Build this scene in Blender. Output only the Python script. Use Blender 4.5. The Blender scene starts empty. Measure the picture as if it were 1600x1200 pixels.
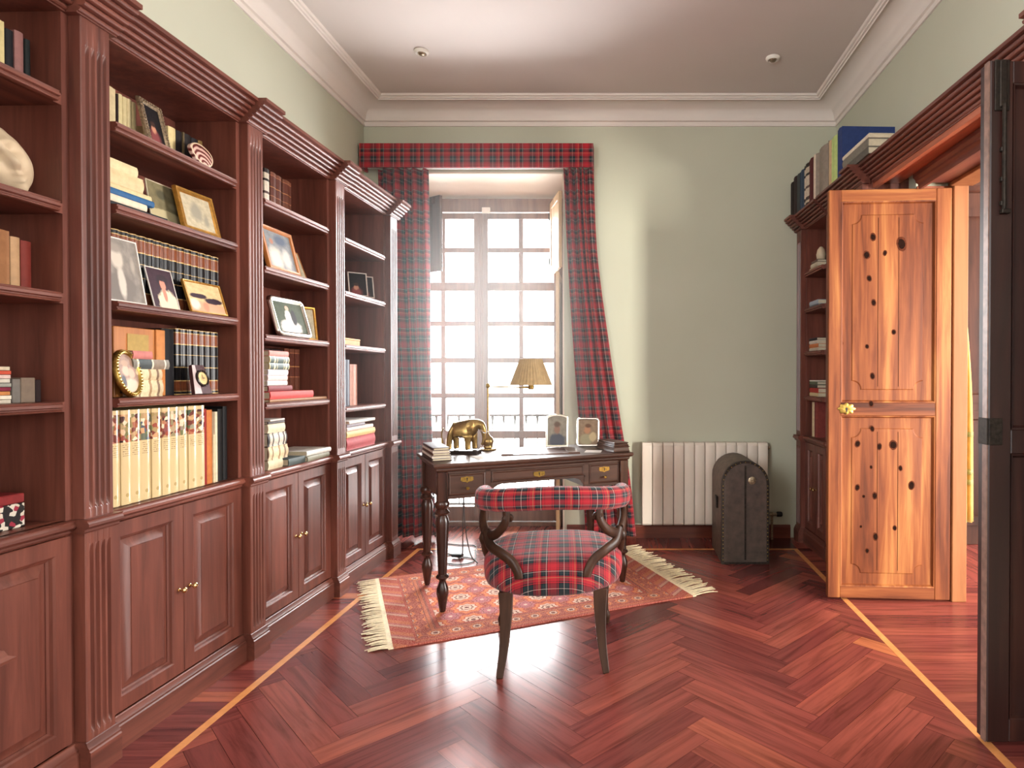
import bpy, bmesh, math, random
from mathutils import Vector, Matrix, Euler

random.seed(7)
SC = bpy.context.scene
COL = SC.collection
R = math.radians
PI = math.pi

# ------------------------------------------------------------------ camera
FPX, CXPX, HCAM, PITCH = 970.0, 978.0, 1.25, 0.62
cam_d = bpy.data.cameras.new('camera')
cam = bpy.data.objects.new('camera', cam_d)
COL.objects.link(cam)
cam.location = (0, 0, HCAM)
cam.rotation_euler = (R(90 - PITCH), 0, 0)
cam_d.sensor_fit = 'HORIZONTAL'
cam_d.sensor_width = 36.0
cam_d.lens = FPX / 1600 * 36.0
cam_d.shift_x = (800 - CXPX) / 1600
cam_d.clip_start = 0.02
cam_d.clip_end = 200
SC.camera = cam

# ------------------------------------------------------------------ world, lamps, exposure
vs = SC.view_settings
SC.display_settings.display_device = 'sRGB'
vs.view_transform = 'Standard'
vs.look = 'None'
vs.gamma = 1.0
vs.use_curve_mapping = False
vs.exposure = 1.35
w = bpy.data.worlds.new('overcast_sky')
SC.world = w
w.use_nodes = True
bg = w.node_tree.nodes['Background']
bg.inputs[0].default_value = (0.98, 0.99, 0.97, 1)
bg.inputs[1].default_value = 4.2


def area(name, loc, aim, sx, sy, watts, col):
    d = bpy.data.lights.new(name, 'AREA')
    d.shape = 'RECTANGLE'
    d.size, d.size_y = sx, sy
    d.energy = watts
    d.color = col
    o = bpy.data.objects.new(name, d)
    COL.objects.link(o)
    o.location = loc
    o.rotation_euler = (Vector(aim) - Vector(loc)).to_track_quat('-Z', 'Y').to_euler()
    return o


# added fill light at two unseen openings in the walls behind the viewpoint
area('side_fill_light', (-2.0, -1.25, 1.9), (1.6, 1.3, 2.0), 1.3, 1.7, 55, (0.93, 0.97, 1.0))
area('side_fill_light', (1.6, -1.25, 1.8), (-1.65, 2.2, 1.1), 1.3, 1.7, 18, (0.95, 0.97, 1.0))
# daylight through the tall window in front, and from the window of the room next door
area('front_window_daylight', (-1.2, 5.75, 1.75), (-0.9, 3.0, 0.5), 1.5, 2.0, 170, (0.97, 0.985, 1.0))
area('next_room_light', (4.72, -1.26, 1.15), (0.2, 4.7, 0.7), 0.42, 1.7, 260, (1.0, 0.95, 0.85))
area('next_room_light', (5.16, 2.9, 1.5), (-1.6, 2.9, 1.2), 2.0, 1.9, 150, (1.0, 0.96, 0.92))  # added lamp at an unseen opening next door, brightens the bookcase fronts

# ------------------------------------------------------------------ materials
MATS = {}


def lin(c):
    """sRGB 0-255 to linear"""
    out = []
    for v in c:
        v /= 255.0
        out.append(v / 12.92 if v <= 0.04045 else ((v + 0.055) / 1.055) ** 2.4)
    return (*out, 1.0)


class NT:
    """small helper round a material's node tree"""
    def __init__(self, name, rough=0.5, metal=0.0, spec=0.5):
        m = bpy.data.materials.new(name)
        m.use_nodes = True
        self.m, self.t = m, m.node_tree
        self.b = self.t.nodes['Principled BSDF']
        self.b.inputs['Roughness'].default_value = rough
        self.b.inputs['Metallic'].default_value = metal
        self.b.inputs['Specular IOR Level'].default_value = spec
        MATS[name] = m

    def n(self, kind, **kw):
        nd = self.t.nodes.new(kind)
        for k, v in kw.items():
            setattr(nd, k, v)
        return nd

    def l(self, a, b):
        self.t.links.new(a, b)

    def col(self, sock):
        self.l(sock, self.b.inputs['Base Color'])

    def coord(self, which='Object'):
        return self.n('ShaderNodeTexCoord').outputs[which]

    def mapping(self, src, scale=(1, 1, 1), loc=(0, 0, 0), rot=(0, 0, 0)):
        mp = self.n('ShaderNodeMapping')
        mp.inputs['Scale'].default_value = scale
        mp.inputs['Location'].default_value = loc
        mp.inputs['Rotation'].default_value = rot
        self.l(src, mp.inputs['Vector'])
        return mp.outputs[0]

    def noise(self, src, scale=5, detail=3, rough=0.55, dist=0.0):
        nd = self.n('ShaderNodeTexNoise')
        nd.inputs['Scale'].default_value = scale
        nd.inputs['Detail'].default_value = detail
        nd.inputs['Roughness'].default_value = rough
        nd.inputs['Distortion'].default_value = dist
        self.l(src, nd.inputs['Vector'])
        return nd.outputs[0]

    def ramp(self, fac, stops, interp='LINEAR'):
        r = self.n('ShaderNodeValToRGB')
        cr = r.color_ramp
        cr.interpolation = interp
        while len(cr.elements) > 1:
            cr.elements.remove(cr.elements[-1])
        cr.elements[0].position = stops[0][0]
        cr.elements[0].color = stops[0][1]
        for p, c in stops[1:]:
            e = cr.elements.new(p)
            e.color = c
        self.l(fac, r.inputs[0])
        return r.outputs[0]

    def math(self, op, a, b=None, c=None):
        nd = self.n('ShaderNodeMath', operation=op)
        for i, v in enumerate((a, b, c)):
            if v is None:
                continue
            if isinstance(v, (int, float)):
                nd.inputs[i].default_value = v
            else:
                self.l(v, nd.inputs[i])
        return nd.outputs[0]

    def mix(self, fac, a, b, blend='MIX'):
        nd = self.n('ShaderNodeMix', data_type='RGBA', blend_type=blend)
        for i, v in ((0, fac), (6, a), (7, b)):
            if isinstance(v, (int, float)):
                nd.inputs[i].default_value = v
            elif isinstance(v, tuple):
                nd.inputs[i].default_value = v
            else:
                self.l(v, nd.inputs[i])
        return nd.outputs[2]

    def sep(self, src):
        s = self.n('ShaderNodeSeparateXYZ')
        self.l(src, s.inputs[0])
        return s.outputs

    def bump(self, h, strength=0.2, dist=0.01):
        b = self.n('ShaderNodeBump')
        b.inputs['Strength'].default_value = strength
        b.inputs['Distance'].default_value = dist
        self.l(h, b.inputs['Height'])
        self.l(b.outputs[0], self.b.inputs['Normal'])


def plain(name, rgb, rough=0.5, metal=0.0, var=0.12, scale=30, spec=0.5):
    """one colour, gently mottled"""
    t = NT(name, rough, metal, spec)
    c = lin(rgb)
    n = t.noise(t.coord(), scale, 3)
    lo = tuple(v * (1 - var) for v in c[:3]) + (1,)
    hi = tuple(min(1, v * (1 + var)) for v in c[:3]) + (1,)
    t.col(t.ramp(n, [(0.3, lo), (0.7, hi)]))
    return t.m


def wood(name, dark, mid, light, axis='z', rough=0.35, fine=26.0, bump=0.06, coat=0.0, spec=0.5):
    t = NT(name, rough, 0, spec)
    s = {'x': (0.07, 1, 1), 'y': (1, 0.07, 1), 'z': (1, 1, 0.07)}[axis]
    v = t.mapping(t.coord(), s)
    n1 = t.noise(v, fine, 5, 0.62, 0.6)
    n2 = t.noise(t.mapping(t.coord(), s), fine * 0.16, 2, 0.5, 1.2)
    f = t.math('ADD', t.math('MULTIPLY', n1, 0.6), t.math('MULTIPLY', n2, 0.4))
    t.col(t.ramp(f, [(0.33, lin(dark)), (0.5, lin(mid)), (0.68, lin(light))]))
    if bump:
        t.bump(n1, bump, 0.004)
    if coat:
        t.b.inputs['Coat Weight'].default_value = coat
        t.b.inputs['Coat Roughness'].default_value = 0.15
    return t.m


wood('mahogany_vertical', (76, 39, 31), (104, 57, 46), (130, 75, 61), 'z', 0.38)
wood('mahogany_lengthwise', (78, 40, 31), (106, 58, 46), (132, 76, 61), 'y', 0.42)
wood('dark_door_wood', (26, 13, 11), (44, 22, 18), (64, 34, 26), 'z', 0.42, 18)
wood('desk_wood', (48, 30, 22), (72, 46, 35), (94, 62, 47), 'x', 0.42, 22)
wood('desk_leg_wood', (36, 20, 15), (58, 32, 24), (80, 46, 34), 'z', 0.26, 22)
wood('chair_wood', (34, 20, 14), (56, 35, 25), (78, 52, 38), 'z', 0.4, 20, spec=0.2)
wood('window_wood', (96, 64, 46), (118, 82, 60), (138, 100, 76), 'z', 0.45, 22)
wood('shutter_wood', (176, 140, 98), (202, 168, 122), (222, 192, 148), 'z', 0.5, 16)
wood('jamb_wood', (116, 70, 40), (134, 84, 50), (148, 98, 62), 'z', 0.55, 14, spec=0.2)
wood('slipcase_wood', (146, 84, 34), (172, 104, 46), (192, 126, 64), 'z', 0.5, 26)
wood('cupboard_wood', (34, 18, 13), (54, 29, 21), (74, 42, 30), 'z', 0.6, 20, spec=0.15)
wood('baseboard_wood', (74, 30, 20), (104, 46, 30), (126, 62, 42), 'x', 0.35)


def pine_mat(name, axis):
    """old knotty pine: warm grain with round dark knots"""
    t = NT(name, 0.5, 0, 0.2)
    s = (1, 1, 0.06) if axis == 'z' else (0.06, 1, 1)
    co = t.coord()
    n1 = t.noise(t.mapping(co, s), 26, 5, 0.6, 0.5)
    n2 = t.noise(t.mapping(co, s), 5, 2, 0.5, 1.5)
    f = t.math('ADD', t.math('MULTIPLY', n1, 0.45), t.math('MULTIPLY', n2, 0.55))
    base = t.ramp(f, [(0.35, lin((64, 29, 16))), (0.45, lin((102, 52, 28))), (0.54, lin((128, 72, 39))), (0.65, lin((160, 106, 60)))])
    t.col(base)
    t.bump(n1, 0.08, 0.004)
    return t.m


pine_mat('pine_upright', 'z')
pine_mat('pine_rail', 'x')

plain('knot', (30, 14, 8), 0.8, var=0.4, scale=90, spec=0.05)
plain('knot_ring', (78, 36, 18), 0.7, var=0.3, scale=60, spec=0.1)
plain('brass', (214, 186, 132), 0.25, 1.0, 0.1)
plain('aged_brass', (168, 138, 72), 0.38, 1.0, 0.35, 70)
plain('bronze', (150, 122, 74), 0.3, 0.9, 0.3, 40)
plain('silver', (214, 208, 200), 0.16, 1.0, 0.06, 60)
plain('iron', (46, 38, 32), 0.55, 0.6, 0.5, 80)
plain('dark_iron', (30, 28, 27), 0.5, 0.4, 0.3, 60)
plain('black_plastic', (18, 18, 18), 0.4, 0, 0.1)
plain('cable_grey', (70, 66, 60), 0.5)
plain('gilt', (190, 140, 66), 0.36, 0.75, 0.25, 60)
plain('antique_silver', (150, 132, 108), 0.4, 0.7, 0.55, 110)
plain('radiator_enamel', (226, 214, 200), 0.3, 0, 0.03, 4)
plain('plaster_white', (222, 212, 204), 0.8, 0, 0.03, 2)
plain('marble', (208, 186, 156), 0.45, 0, 0.12, 9)
plain('paper', (206, 192, 166), 0.9, 0, 0.08, 60, 0.1)
plain('white_paper', (214, 206, 198), 0.8, 0, 0.04, 20, 0.1)
plain('fringe_cotton', (232, 216, 182), 0.9, 0, 0.15, 60)
plain('lampshade_cloth', (178, 152, 112), 0.85, 0, 0.1, 40)
plain('blotter_leather', (96, 66, 54), 0.33, 0, 0.12, 40)
plain('white_trim', (230, 224, 214), 0.5, 0, 0.03, 5)
plain('yellow_curtain_cloth', (186, 150, 84), 0.8, 0, 0.12, 25)
plain('curtain_band', (150, 148, 96), 0.8, 0, 0.12, 25)


def wall_paint(name, a, b):
    t = NT(name, 0.85)
    n = t.noise(t.coord(), 1.1, 3)
    n2 = t.noise(t.coord(), 120, 2)
    t.col(t.ramp(n, [(0.3, lin(a)), (0.7, lin(b))]))
    t.bump(n2, 0.06, 0.002)
    return t.m


wall_paint('sage_paint', (184, 184, 164), (190, 190, 171))
wall_paint('ceiling_paint', (206, 196, 190), (212, 202, 196))
wall_paint('reveal_paint', (222, 206, 188), (228, 214, 198))
wall_paint('next_room_paint', (200, 186, 160), (208, 194, 168))


def tartan(name, period=0.16, rough=0.85):
    """red check: the same stripe set runs both ways and the two are woven half and half"""
    t = NT(name, rough, 0, 0.2)
    uv = t.n('ShaderNodeUVMap', uv_map='uv').outputs[0]
    s = t.sep(uv)
    red, dred = lin((166, 36, 46)), lin((124, 28, 38))
    teal, navy = lin((34, 46, 50)), lin((26, 24, 32))
    white, yel = lin((196, 184, 176)), lin((170, 136, 90))
    stops = [(0.0, red), (0.10, navy), (0.12, red), (0.15, navy), (0.18, teal), (0.27, navy), (0.295, white), (0.312, navy), (0.335, teal), (0.425, navy),
             (0.455, red), (0.485, navy), (0.505, red), (0.60, yel), (0.615, red), (0.66, navy), (0.71, teal), (0.77, navy), (0.80, white), (0.815, navy), (0.845, red), (0.9, dred), (0.92, red)]
    outs = []
    for k in (0, 1):
        f = t.math('FRACT', t.math('DIVIDE', s[k], period))
        outs.append(t.ramp(f, stops, 'CONSTANT'))
    t.col(t.mix(0.5, outs[0], outs[1]))
    n = t.noise(t.mapping(uv, (900, 900, 1)), 1.0, 1)
    t.bump(n, 0.1, 0.002)
    t.b.inputs['Sheen Weight'].default_value = 0.15
    return t.m


tartan('tartan_cloth', 0.15)
tartan('tartan_upholstery', 0.15)


def floor_mat():
    t = NT('floor_planks', 0.25, 0, 0.28)
    uv = t.n('ShaderNodeUVMap', uv_map='uv').outputs[0]
    rn = t.sep(t.n('ShaderNodeUVMap', uv_map='tone').outputs[0])[0]
    n1 = t.noise(t.mapping(uv, (2.2, 34, 1)), 1.0, 5, 0.6, 0.7)
    base = t.ramp(rn, [(0.0, lin((70, 32, 31))), (0.2, lin((98, 45, 42))), (0.55, lin((120, 58, 52))), (0.8, lin((138, 71, 58))),
                       (0.93, lin((162, 90, 62))), (1.0, lin((192, 122, 80)))])
    grain = t.ramp(n1, [(0.3, (0.55, 0.5, 0.48, 1)), (0.52, (1, 1, 1, 1)), (0.75, (1.28, 1.22, 1.15, 1))])
    t.col(t.mix(1.0, base, grain, 'MULTIPLY'))
    t.b.inputs['Coat Weight'].default_value = 0.0
    return t.m


floor_mat()
plain('inlay_wood', (206, 138, 82), 0.25, 0, 0.12, 20)


def rug_mat(L, W):
    t = NT('rug_pile', 0.95, 0, 0.1)
    uv = t.n('ShaderNodeUVMap', uv_map='uv').outputs[0]     # metres from the centre
    s = t.sep(uv)
    nz = t.noise(t.mapping(uv, (70, 70, 1)), 1.0, 2)
    ground = t.ramp(nz, [(0.35, lin((112, 40, 42))), (0.5, lin((152, 66, 58))), (0.62, lin((178, 104, 84)))], 'LINEAR')

    def medallions(px, py, ox, oy, scale, stops):
        a = t.math('SUBTRACT', t.math('FRACT', t.math('ADD', t.math('DIVIDE', s[0], px), ox)), 0.5)
        b = t.math('SUBTRACT', t.math('FRACT', t.math('ADD', t.math('DIVIDE', s[1], py), oy)), 0.5)
        a2 = t.math('MULTIPLY', a, px / scale)
        b2 = t.math('MULTIPLY', b, py / scale)
        ang = t.math('MULTIPLY', t.math('SINE', t.math('MULTIPLY', t.math('ARCTAN2', b2, a2), 8.0)), 0.10)
        d = t.math('SQRT', t.math('ADD', t.math('MULTIPLY', a2, a2), t.math('MULTIPLY', b2, b2)))
        d = t.math('ADD', d, t.math('MULTIPLY', ang, d))
        c = t.ramp(d, stops, 'CONSTANT')
        m = t.math('LESS_THAN', d, stops[-1][0])
        return c, m
    cream, ink, pink, orange = lin((226, 200, 178)), lin((58, 40, 48)), lin((176, 104, 118)), lin((214, 124, 70))
    red = lin((176, 56, 48))
    c1, m1 = medallions(0.2, 0.18, 0.5, 0.5, 0.2, [(0, ink), (0.06, cream), (0.13, ink), (0.17, cream), (0.25, red), (0.28, orange), (0.38, red), (0.42, red)])
    c2, m2 = medallions(0.2, 0.18, 0.0, 0.0, 0.2, [(0, cream), (0.05, pink), (0.16, ink), (0.18, pink), (0.25, pink)])
    field = t.mix(m1, ground, c1)
    field = t.mix(m2, field, c2)
    ax = t.math('SUBTRACT', L / 2, t.math('ABSOLUTE', s[0]))
    ay = t.math('SUBTRACT', W / 2, t.math('ABSOLUTE', s[1]))
    e = t.math('MINIMUM', t.math('SUBTRACT', ax, 0.06), ay)
    bordm = t.math('LESS_THAN', e, 0.17)
    c3, m3 = medallions(0.1, 0.1, 0.5, 0.0, 0.1, [(0, ink), (0.12, cream), (0.2, ink), (0.24, orange), (0.36, orange)])
    bord = t.mix(m3, ground, c3)
    lines = t.ramp(e, [(0, red), (0.012, ink), (0.018, orange), (0.035, red), (0.05, ink), (0.055, (0, 0, 0, 1)), (0.12, ink), (0.125, orange), (0.14, ink), (0.15, red), (0.165, ink)], 'CONSTANT')
    isline = t.math('MAXIMUM', t.math('LESS_THAN', e, 0.055), t.math('GREATER_THAN', e, 0.12))
    bord = t.mix(isline, bord, t.mix(0.55, lines, ground))
    out = t.mix(bordm, field, bord)
    # end bands with slanting pink and cream bars
    endm = t.math('LESS_THAN', ax, 0.1)
    diag = t.math('FRACT', t.math('DIVIDE', t.math('ADD', s[1], t.math('MULTIPLY', ax, 0.8)), 0.16))
    ends = t.ramp(diag, [(0, red), (0.3, ink), (0.34, cream), (0.5, pink), (0.62, orange), (0.9, red)], 'CONSTANT')
    out = t.mix(endm, out, t.mix(nz, ends, ground))
    out = t.mix(0.42, out, t.ramp(t.noise(t.mapping(uv, (200, 200, 1)), 1.0, 1), [(0.42, lin((112, 40, 44))), (0.58, lin((214, 160, 138)))]))
    t.col(out)
    t.bump(nz, 0.25, 0.004)
    return t.m


RUG_L, RUG_W = 1.60, 1.09
rug_mat(RUG_L, RUG_W)


def spine(name, stops, axis=2, rough=0.4, var=None):
    """book spine: bands along the height of the book"""
    t = NT(name, rough, 0, 0.25)
    g = t.sep(t.coord('Generated'))
    c = t.ramp(g[axis], [(p, lin(k)) for p, k in stops], 'CONSTANT')
    n = t.noise(t.coord(), 60, 3)
    t.col(t.mix(1.0, c, t.ramp(n, [(0.3, (0.8, 0.8, 0.8, 1)), (0.7, (1.15, 1.15, 1.15, 1))]), 'MULTIPLY'))
    return t.m


GOLD, BLK, BRN = (206, 170, 110), (28, 26, 28), (128, 70, 44)
spine('dark_volume', [(0, GOLD), (0.012, BLK), (0.045, GOLD), (0.055, BRN), (0.2, GOLD), (0.215, BLK), (0.41, GOLD), (0.418, BLK),
                      (0.6, GOLD), (0.608, BLK), (0.755, GOLD), (0.77, BRN), (0.93, GOLD), (0.945, BLK), (0.985, GOLD)], 2, 0.3)
spine('green_volume', [(0, (190, 176, 130)), (0.04, (60, 74, 66)), (0.12, (206, 196, 160)), (0.2, (60, 74, 66)), (0.26, (190, 176, 130)),
                       (0.29, (60, 74, 66)), (0.6, (190, 176, 130)), (0.63, (60, 74, 66)), (0.7, (206, 196, 160)), (0.78, (60, 74, 66)), (0.95, (190, 176, 130))], 2, 0.35)
spine('brown_volume', [(0, (110, 64, 46)), (0.08, (150, 98, 70)), (0.1, (96, 54, 40)), (0.4, (150, 98, 70)), (0.42, (88, 46, 36)), (0.62, (170, 118, 72)),
                       (0.64, (88, 46, 36)), (0.9, (150, 98, 70)), (0.92, (110, 64, 46))], 2, 0.4)
spine('worn_volume', [(0, (190, 166, 130)), (0.12, (120, 92, 66)), (0.2, (198, 178, 140)), (0.4, (150, 116, 80)), (0.48, (206, 190, 152)), (0.75, (130, 96, 66)),
                      (0.8, (200, 180, 142)), (0.95, (110, 84, 60))], 2, 0.6)
spine('checked_volume', [(0, (36, 28, 26)), (0.06, (196, 180, 160)), (0.12, (60, 44, 40)), (0.2, (200, 186, 168)), (0.4, (80, 60, 54)), (0.46, (200, 186, 168)),
                         (0.7, (36, 28, 26)), (0.76, (190, 176, 156)), (0.9, (36, 28, 26))], 2, 0.5)
spine('grey_label_volume', [(0, (120, 112, 100)), (0.1, (210, 200, 180)), (0.14, (128, 110, 92)), (0.45, (206, 194, 170)), (0.5, (60, 66, 66)), (0.85, (210, 200, 180)), (0.9, (120, 112, 100))], 2, 0.45)


def cream_spine(name, seed, tint):
    """cream jacket: a picture patch near the top, small lines of text below it, a device at the foot"""
    t = NT(name, 0.24)
    co = t.coord('Generated')
    g = t.sep(co)
    v = t.n('ShaderNodeTexVoronoi')
    v.inputs['Scale'].default_value = 1.0
    t.l(t.mapping(co, (0.0, 3.0, 22.0), (seed * 3.1, seed * 1.7, seed)), v.inputs['Vector'])
    r = t.sep(v.outputs['Color'])
    pic = t.ramp(r[0], [(0, lin((40, 32, 34))), (0.25, lin((150, 70, 52))), (0.42, lin((206, 160, 116))), (0.6, lin((108, 112, 72))), (0.78, lin(tint)), (0.9, lin((226, 206, 176)))])
    cream = lin((206, 182, 136))
    inpic = t.math('MULTIPLY', t.math('GREATER_THAN', g[2], 0.66), t.math('LESS_THAN', g[2], 0.955))
    c = t.mix(inpic, cream, pic)
    row = t.math('GREATER_THAN', t.math('FRACT', t.math('MULTIPLY', g[2], 44.0)), 0.62)
    ch = t.noise(t.mapping(co, (0, 24, 44), (0, seed, seed)), 1.0, 0)
    ink = t.math('MULTIPLY', row, t.math('GREATER_THAN', ch, 0.5))
    zone = t.math('ADD', t.math('MULTIPLY', t.math('GREATER_THAN', g[2], 0.5), t.math('LESS_THAN', g[2], 0.645)),
                  t.math('MULTIPLY', t.math('GREATER_THAN', g[2], 0.045), t.math('LESS_THAN', g[2], 0.06)))
    mid = t.math('MULTIPLY', t.math('GREATER_THAN', g[1], 0.15), t.math('LESS_THAN', g[1], 0.85))
    c = t.mix(t.math('MULTIPLY', t.math('MULTIPLY', ink, zone), mid), c, lin((120, 92, 62)))
    dy = t.math('MULTIPLY', t.math('SUBTRACT', g[1], 0.5), 0.045)
    dz = t.math('MULTIPLY', t.math('SUBTRACT', g[2], 0.1), 0.33)
    d = t.math('SQRT', t.math('ADD', t.math('MULTIPLY', dy, dy), t.math('MULTIPLY', dz, dz)))
    c = t.mix(t.math('LESS_THAN', d, 0.007), c, lin((176, 150, 100)))
    t.col(c)
    t.b.inputs['Coat Weight'].default_value = 0.6
    t.b.inputs['Coat Roughness'].default_value = 0.1
    return t.m


TINTS = [(160, 60, 50), (196, 120, 60), (120, 140, 80), (70, 84, 110), (190, 150, 100), (120, 40, 50), (206, 170, 140), (60, 50, 60), (60, 80, 60), (150, 110, 70)]
for i in range(10):
    cream_spine('cream_jacket_%d' % i, i + 1, TINTS[i])


def book_cloth(rgb, rough=0.6):
    k = 'cloth_%d_%d_%d' % rgb
    return MATS.get(k) or plain(k, rgb, rough, 0, 0.12, 40, 0.2)


def photo(name, base, blobs, rough=0.5):
    """a photograph: soft-edged shapes on a ground. blobs are (u, v, ru, rv, colour, softness)"""
    t = NT(name, rough, 0, 0.08)
    uv = t.n('ShaderNodeUVMap', uv_map='uv').outputs[0]
    s = t.sep(uv)
    n = t.noise(t.mapping(uv, (7, 7, 1)), 1.0, 3)
    b = lin(base)
    c = t.ramp(n, [(0.3, tuple(v * 0.8 for v in b[:3]) + (1,)), (0.7, tuple(min(1, v * 1.15) for v in b[:3]) + (1,))])
    nb = t.math('MULTIPLY', t.math('SUBTRACT', t.noise(t.mapping(uv, (5, 5, 1)), 1.0, 2), 0.5), 0.5)
    for (u, v, ru, rv, rgb, soft) in blobs:
        a = t.math('DIVIDE', t.math('SUBTRACT', s[0], u), ru)
        bb = t.math('DIVIDE', t.math('SUBTRACT', s[1], v), rv)
        d = t.math('ADD', t.math('SQRT', t.math('ADD', t.math('MULTIPLY', a, a), t.math('MULTIPLY', bb, bb))), nb)
        m = t.ramp(d, [(max(0, 1 - soft), (1, 1, 1, 1)), (1.0, (0, 0, 0, 1))])
        c = t.mix(m, c, lin(rgb))
    t.col(c)
    return t.m


photo('photo_bw_portrait', (138, 130, 122), [(0.42, 0.22, 0.5, 0.3, (120, 112, 106), .3), (0.45, 0.3, 0.12, 0.3, (196, 186, 174), .4), (0.4, 0.68, 0.2, 0.19, (196, 184, 170), .35), (0.4, 0.85, 0.2, 0.1, (150, 140, 130), .5), (0.82, 0.6, 0.08, 0.16, (164, 154, 142), .7)])
photo('photo_white_blouse', (58, 34, 44), [(0.55, 0.7, 0.28, 0.18, (40, 26, 34), .4), (0.62, 0.1, 0.42, 0.4, (216, 196, 168), .15), (0.55, 0.35, 0.09, 0.22, (196, 124, 104), .3), (0.55, 0.6, 0.13, 0.15, (206, 134, 112), .3), (0.6, 0.78, 0.22, 0.1, (44, 28, 34), .3)])
photo('photo_beach', (214, 184, 138), [(0.5, 0.12, 0.7, 0.3, (206, 154, 124), .3), (0.15, 0.25, 0.16, 0.22, (216, 200, 186), .4), (0.3, 0.55, 0.28, 0.1, (62, 48, 58), .25), (0.72, 0.42, 0.3, 0.12, (58, 44, 54), .25), (0.45, 0.2, 0.1, 0.2, (196, 134, 108), .4)])
photo('photo_faded', (184, 172, 146), [(0.45, 0.5, 0.26, 0.34, (150, 144, 128), .5), (0.75, 0.3, 0.12, 0.25, (150, 144, 128), .6)])
photo('photo_landscape_card', (126, 116, 88), [(0.5, 0.2, 0.7, 0.22, (188, 174, 136), .15), (0.4, 0.75, 0.2, 0.15, (92, 88, 70), .5), (0.75, 0.55, 0.2, 0.1, (150, 140, 110), .6)], 0.5)
photo('photo_dark_portrait', (30, 26, 28), [(0.4, 0.12, 0.42, 0.3, (120, 62, 62), .5), (0.4, 0.36, 0.17, 0.15, (176, 122, 98), .4), (0.4, 0.5, 0.2, 0.1, (60, 40, 34), .5)])
photo('photo_oval_family', (150, 120, 104), [(0.5, 0.16, 0.5, 0.24, (196, 170, 146), .3), (0.38, 0.56, 0.2, 0.16, (212, 162, 138), .3), (0.66, 0.5, 0.18, 0.16, (206, 156, 132), .3), (0.4, 0.76, 0.22, 0.1, (170, 136, 112), .4), (0.2, 0.3, 0.14, 0.2, (70, 66, 74), .4)])
photo('photo_garden_bride', (62, 70, 48), [(0.45, 0.16, 0.4, 0.3, (224, 216, 206), .3), (0.42, 0.5, 0.12, 0.26, (226, 218, 208), .3), (0.44, 0.8, 0.07, 0.09, (206, 164, 140), .3), (0.62, 0.5, 0.1, 0.3, (48, 44, 44), .3)])
photo('photo_street', (128, 130, 132), [(0.3, 0.25, 0.3, 0.4, (206, 198, 184), .5), (0.7, 0.3, 0.2, 0.35, (196, 190, 182), .5), (0.6, 0.8, 0.3, 0.18, (92, 100, 116), .5), (0.25, 0.7, 0.08, 0.1, (170, 120, 100), .4)])
photo('photo_couple_a', (150, 142, 130), [(0.5, 0.15, 0.5, 0.3, (92, 94, 104), .3), (0.5, 0.55, 0.2, 0.2, (150, 118, 104), .4), (0.5, 0.72, 0.24, 0.12, (112, 94, 84), .5)])
photo('photo_couple_b', (150, 128, 106), [(0.4, 0.2, 0.4, 0.26, (164, 154, 126), .3), (0.45, 0.58, 0.22, 0.18, (182, 134, 104), .4), (0.75, 0.3, 0.22, 0.22, (196, 176, 140), .3), (0.5, 0.76, 0.24, 0.1, (112, 84, 68), .5)])
photo('clock_dial', (206, 178, 120), [(0.5, 0.5, 0.3, 0.3, (176, 146, 92), .5), (0.5, 0.62, 0.03, 0.2, (40, 30, 26), .2), (0.6, 0.5, 0.16, 0.03, (40, 30, 26), .2)])
t_ = NT('agate_slice', 0.25)
_v = t_.n('ShaderNodeTexWave', wave_type='RINGS', rings_direction='X')
_v.inputs['Scale'].default_value = 16
_v.inputs['Distortion'].default_value = 3
_v.inputs['Detail'].default_value = 2
t_.l(t_.coord(), _v.inputs['Vector'])
t_.col(t_.ramp(_v.outputs[1], [(0.2, lin((96, 44, 40))), (0.5, lin((176, 128, 118))), (0.8, lin((206, 172, 158)))]))
t_ = NT('box_print', 0.4)
_v = t_.n('ShaderNodeTexVoronoi')
_v.inputs['Scale'].default_value = 85
t_.l(t_.coord(), _v.inputs['Vector'])
t_.col(t_.ramp(t_.sep(_v.outputs['Color'])[0], [(0, lin((24, 22, 22))), (0.4, lin((206, 196, 178))), (0.55, lin((30, 28, 28))), (0.7, lin((214, 206, 190))), (0.9, lin((150, 40, 60)))], 'CONSTANT'))
t_ = NT('glass', 0.02)
t_.b.inputs['Transmission Weight'].default_value = 1.0
t_.b.inputs['IOR'].default_value = 1.02
t_.b.inputs['Specular IOR Level'].default_value = 0.3
M = MATS

# clear window glass: mostly lets light through, with a faint mirror sheen
_g = bpy.data.materials.new('window_glass')
_g.use_nodes = True
_n = _g.node_tree
_n.nodes.remove(_n.nodes['Principled BSDF'])
_tr, _gl, _mx, _fr = (_n.nodes.new(k) for k in ('ShaderNodeBsdfTransparent', 'ShaderNodeBsdfGlossy', 'ShaderNodeMixShader', 'ShaderNodeFresnel'))
_gl.inputs['Roughness'].default_value = 0.02
_fr.inputs['IOR'].default_value = 1.35
_n.links.new(_fr.outputs[0], _mx.inputs[0])
_n.links.new(_tr.outputs[0], _mx.inputs[1])
_n.links.new(_gl.outputs[0], _mx.inputs[2])
_n.links.new(_mx.outputs[0], _n.nodes['Material Output'].inputs[0])
MATS['window_glass'] = _g


# ------------------------------------------------------------------ mesh helpers
def new():
    bm = bmesh.new()
    bm.loops.layers.uv.new('uv')
    return bm


def quad(bm, ps, uvs=None):
    f = bm.faces.new([bm.verts.new(p) for p in ps])
    if uvs:
        l = bm.loops.layers.uv['uv']
        for lp, u in zip(f.loops, uvs):
            lp[l].uv = u
    return f


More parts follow.
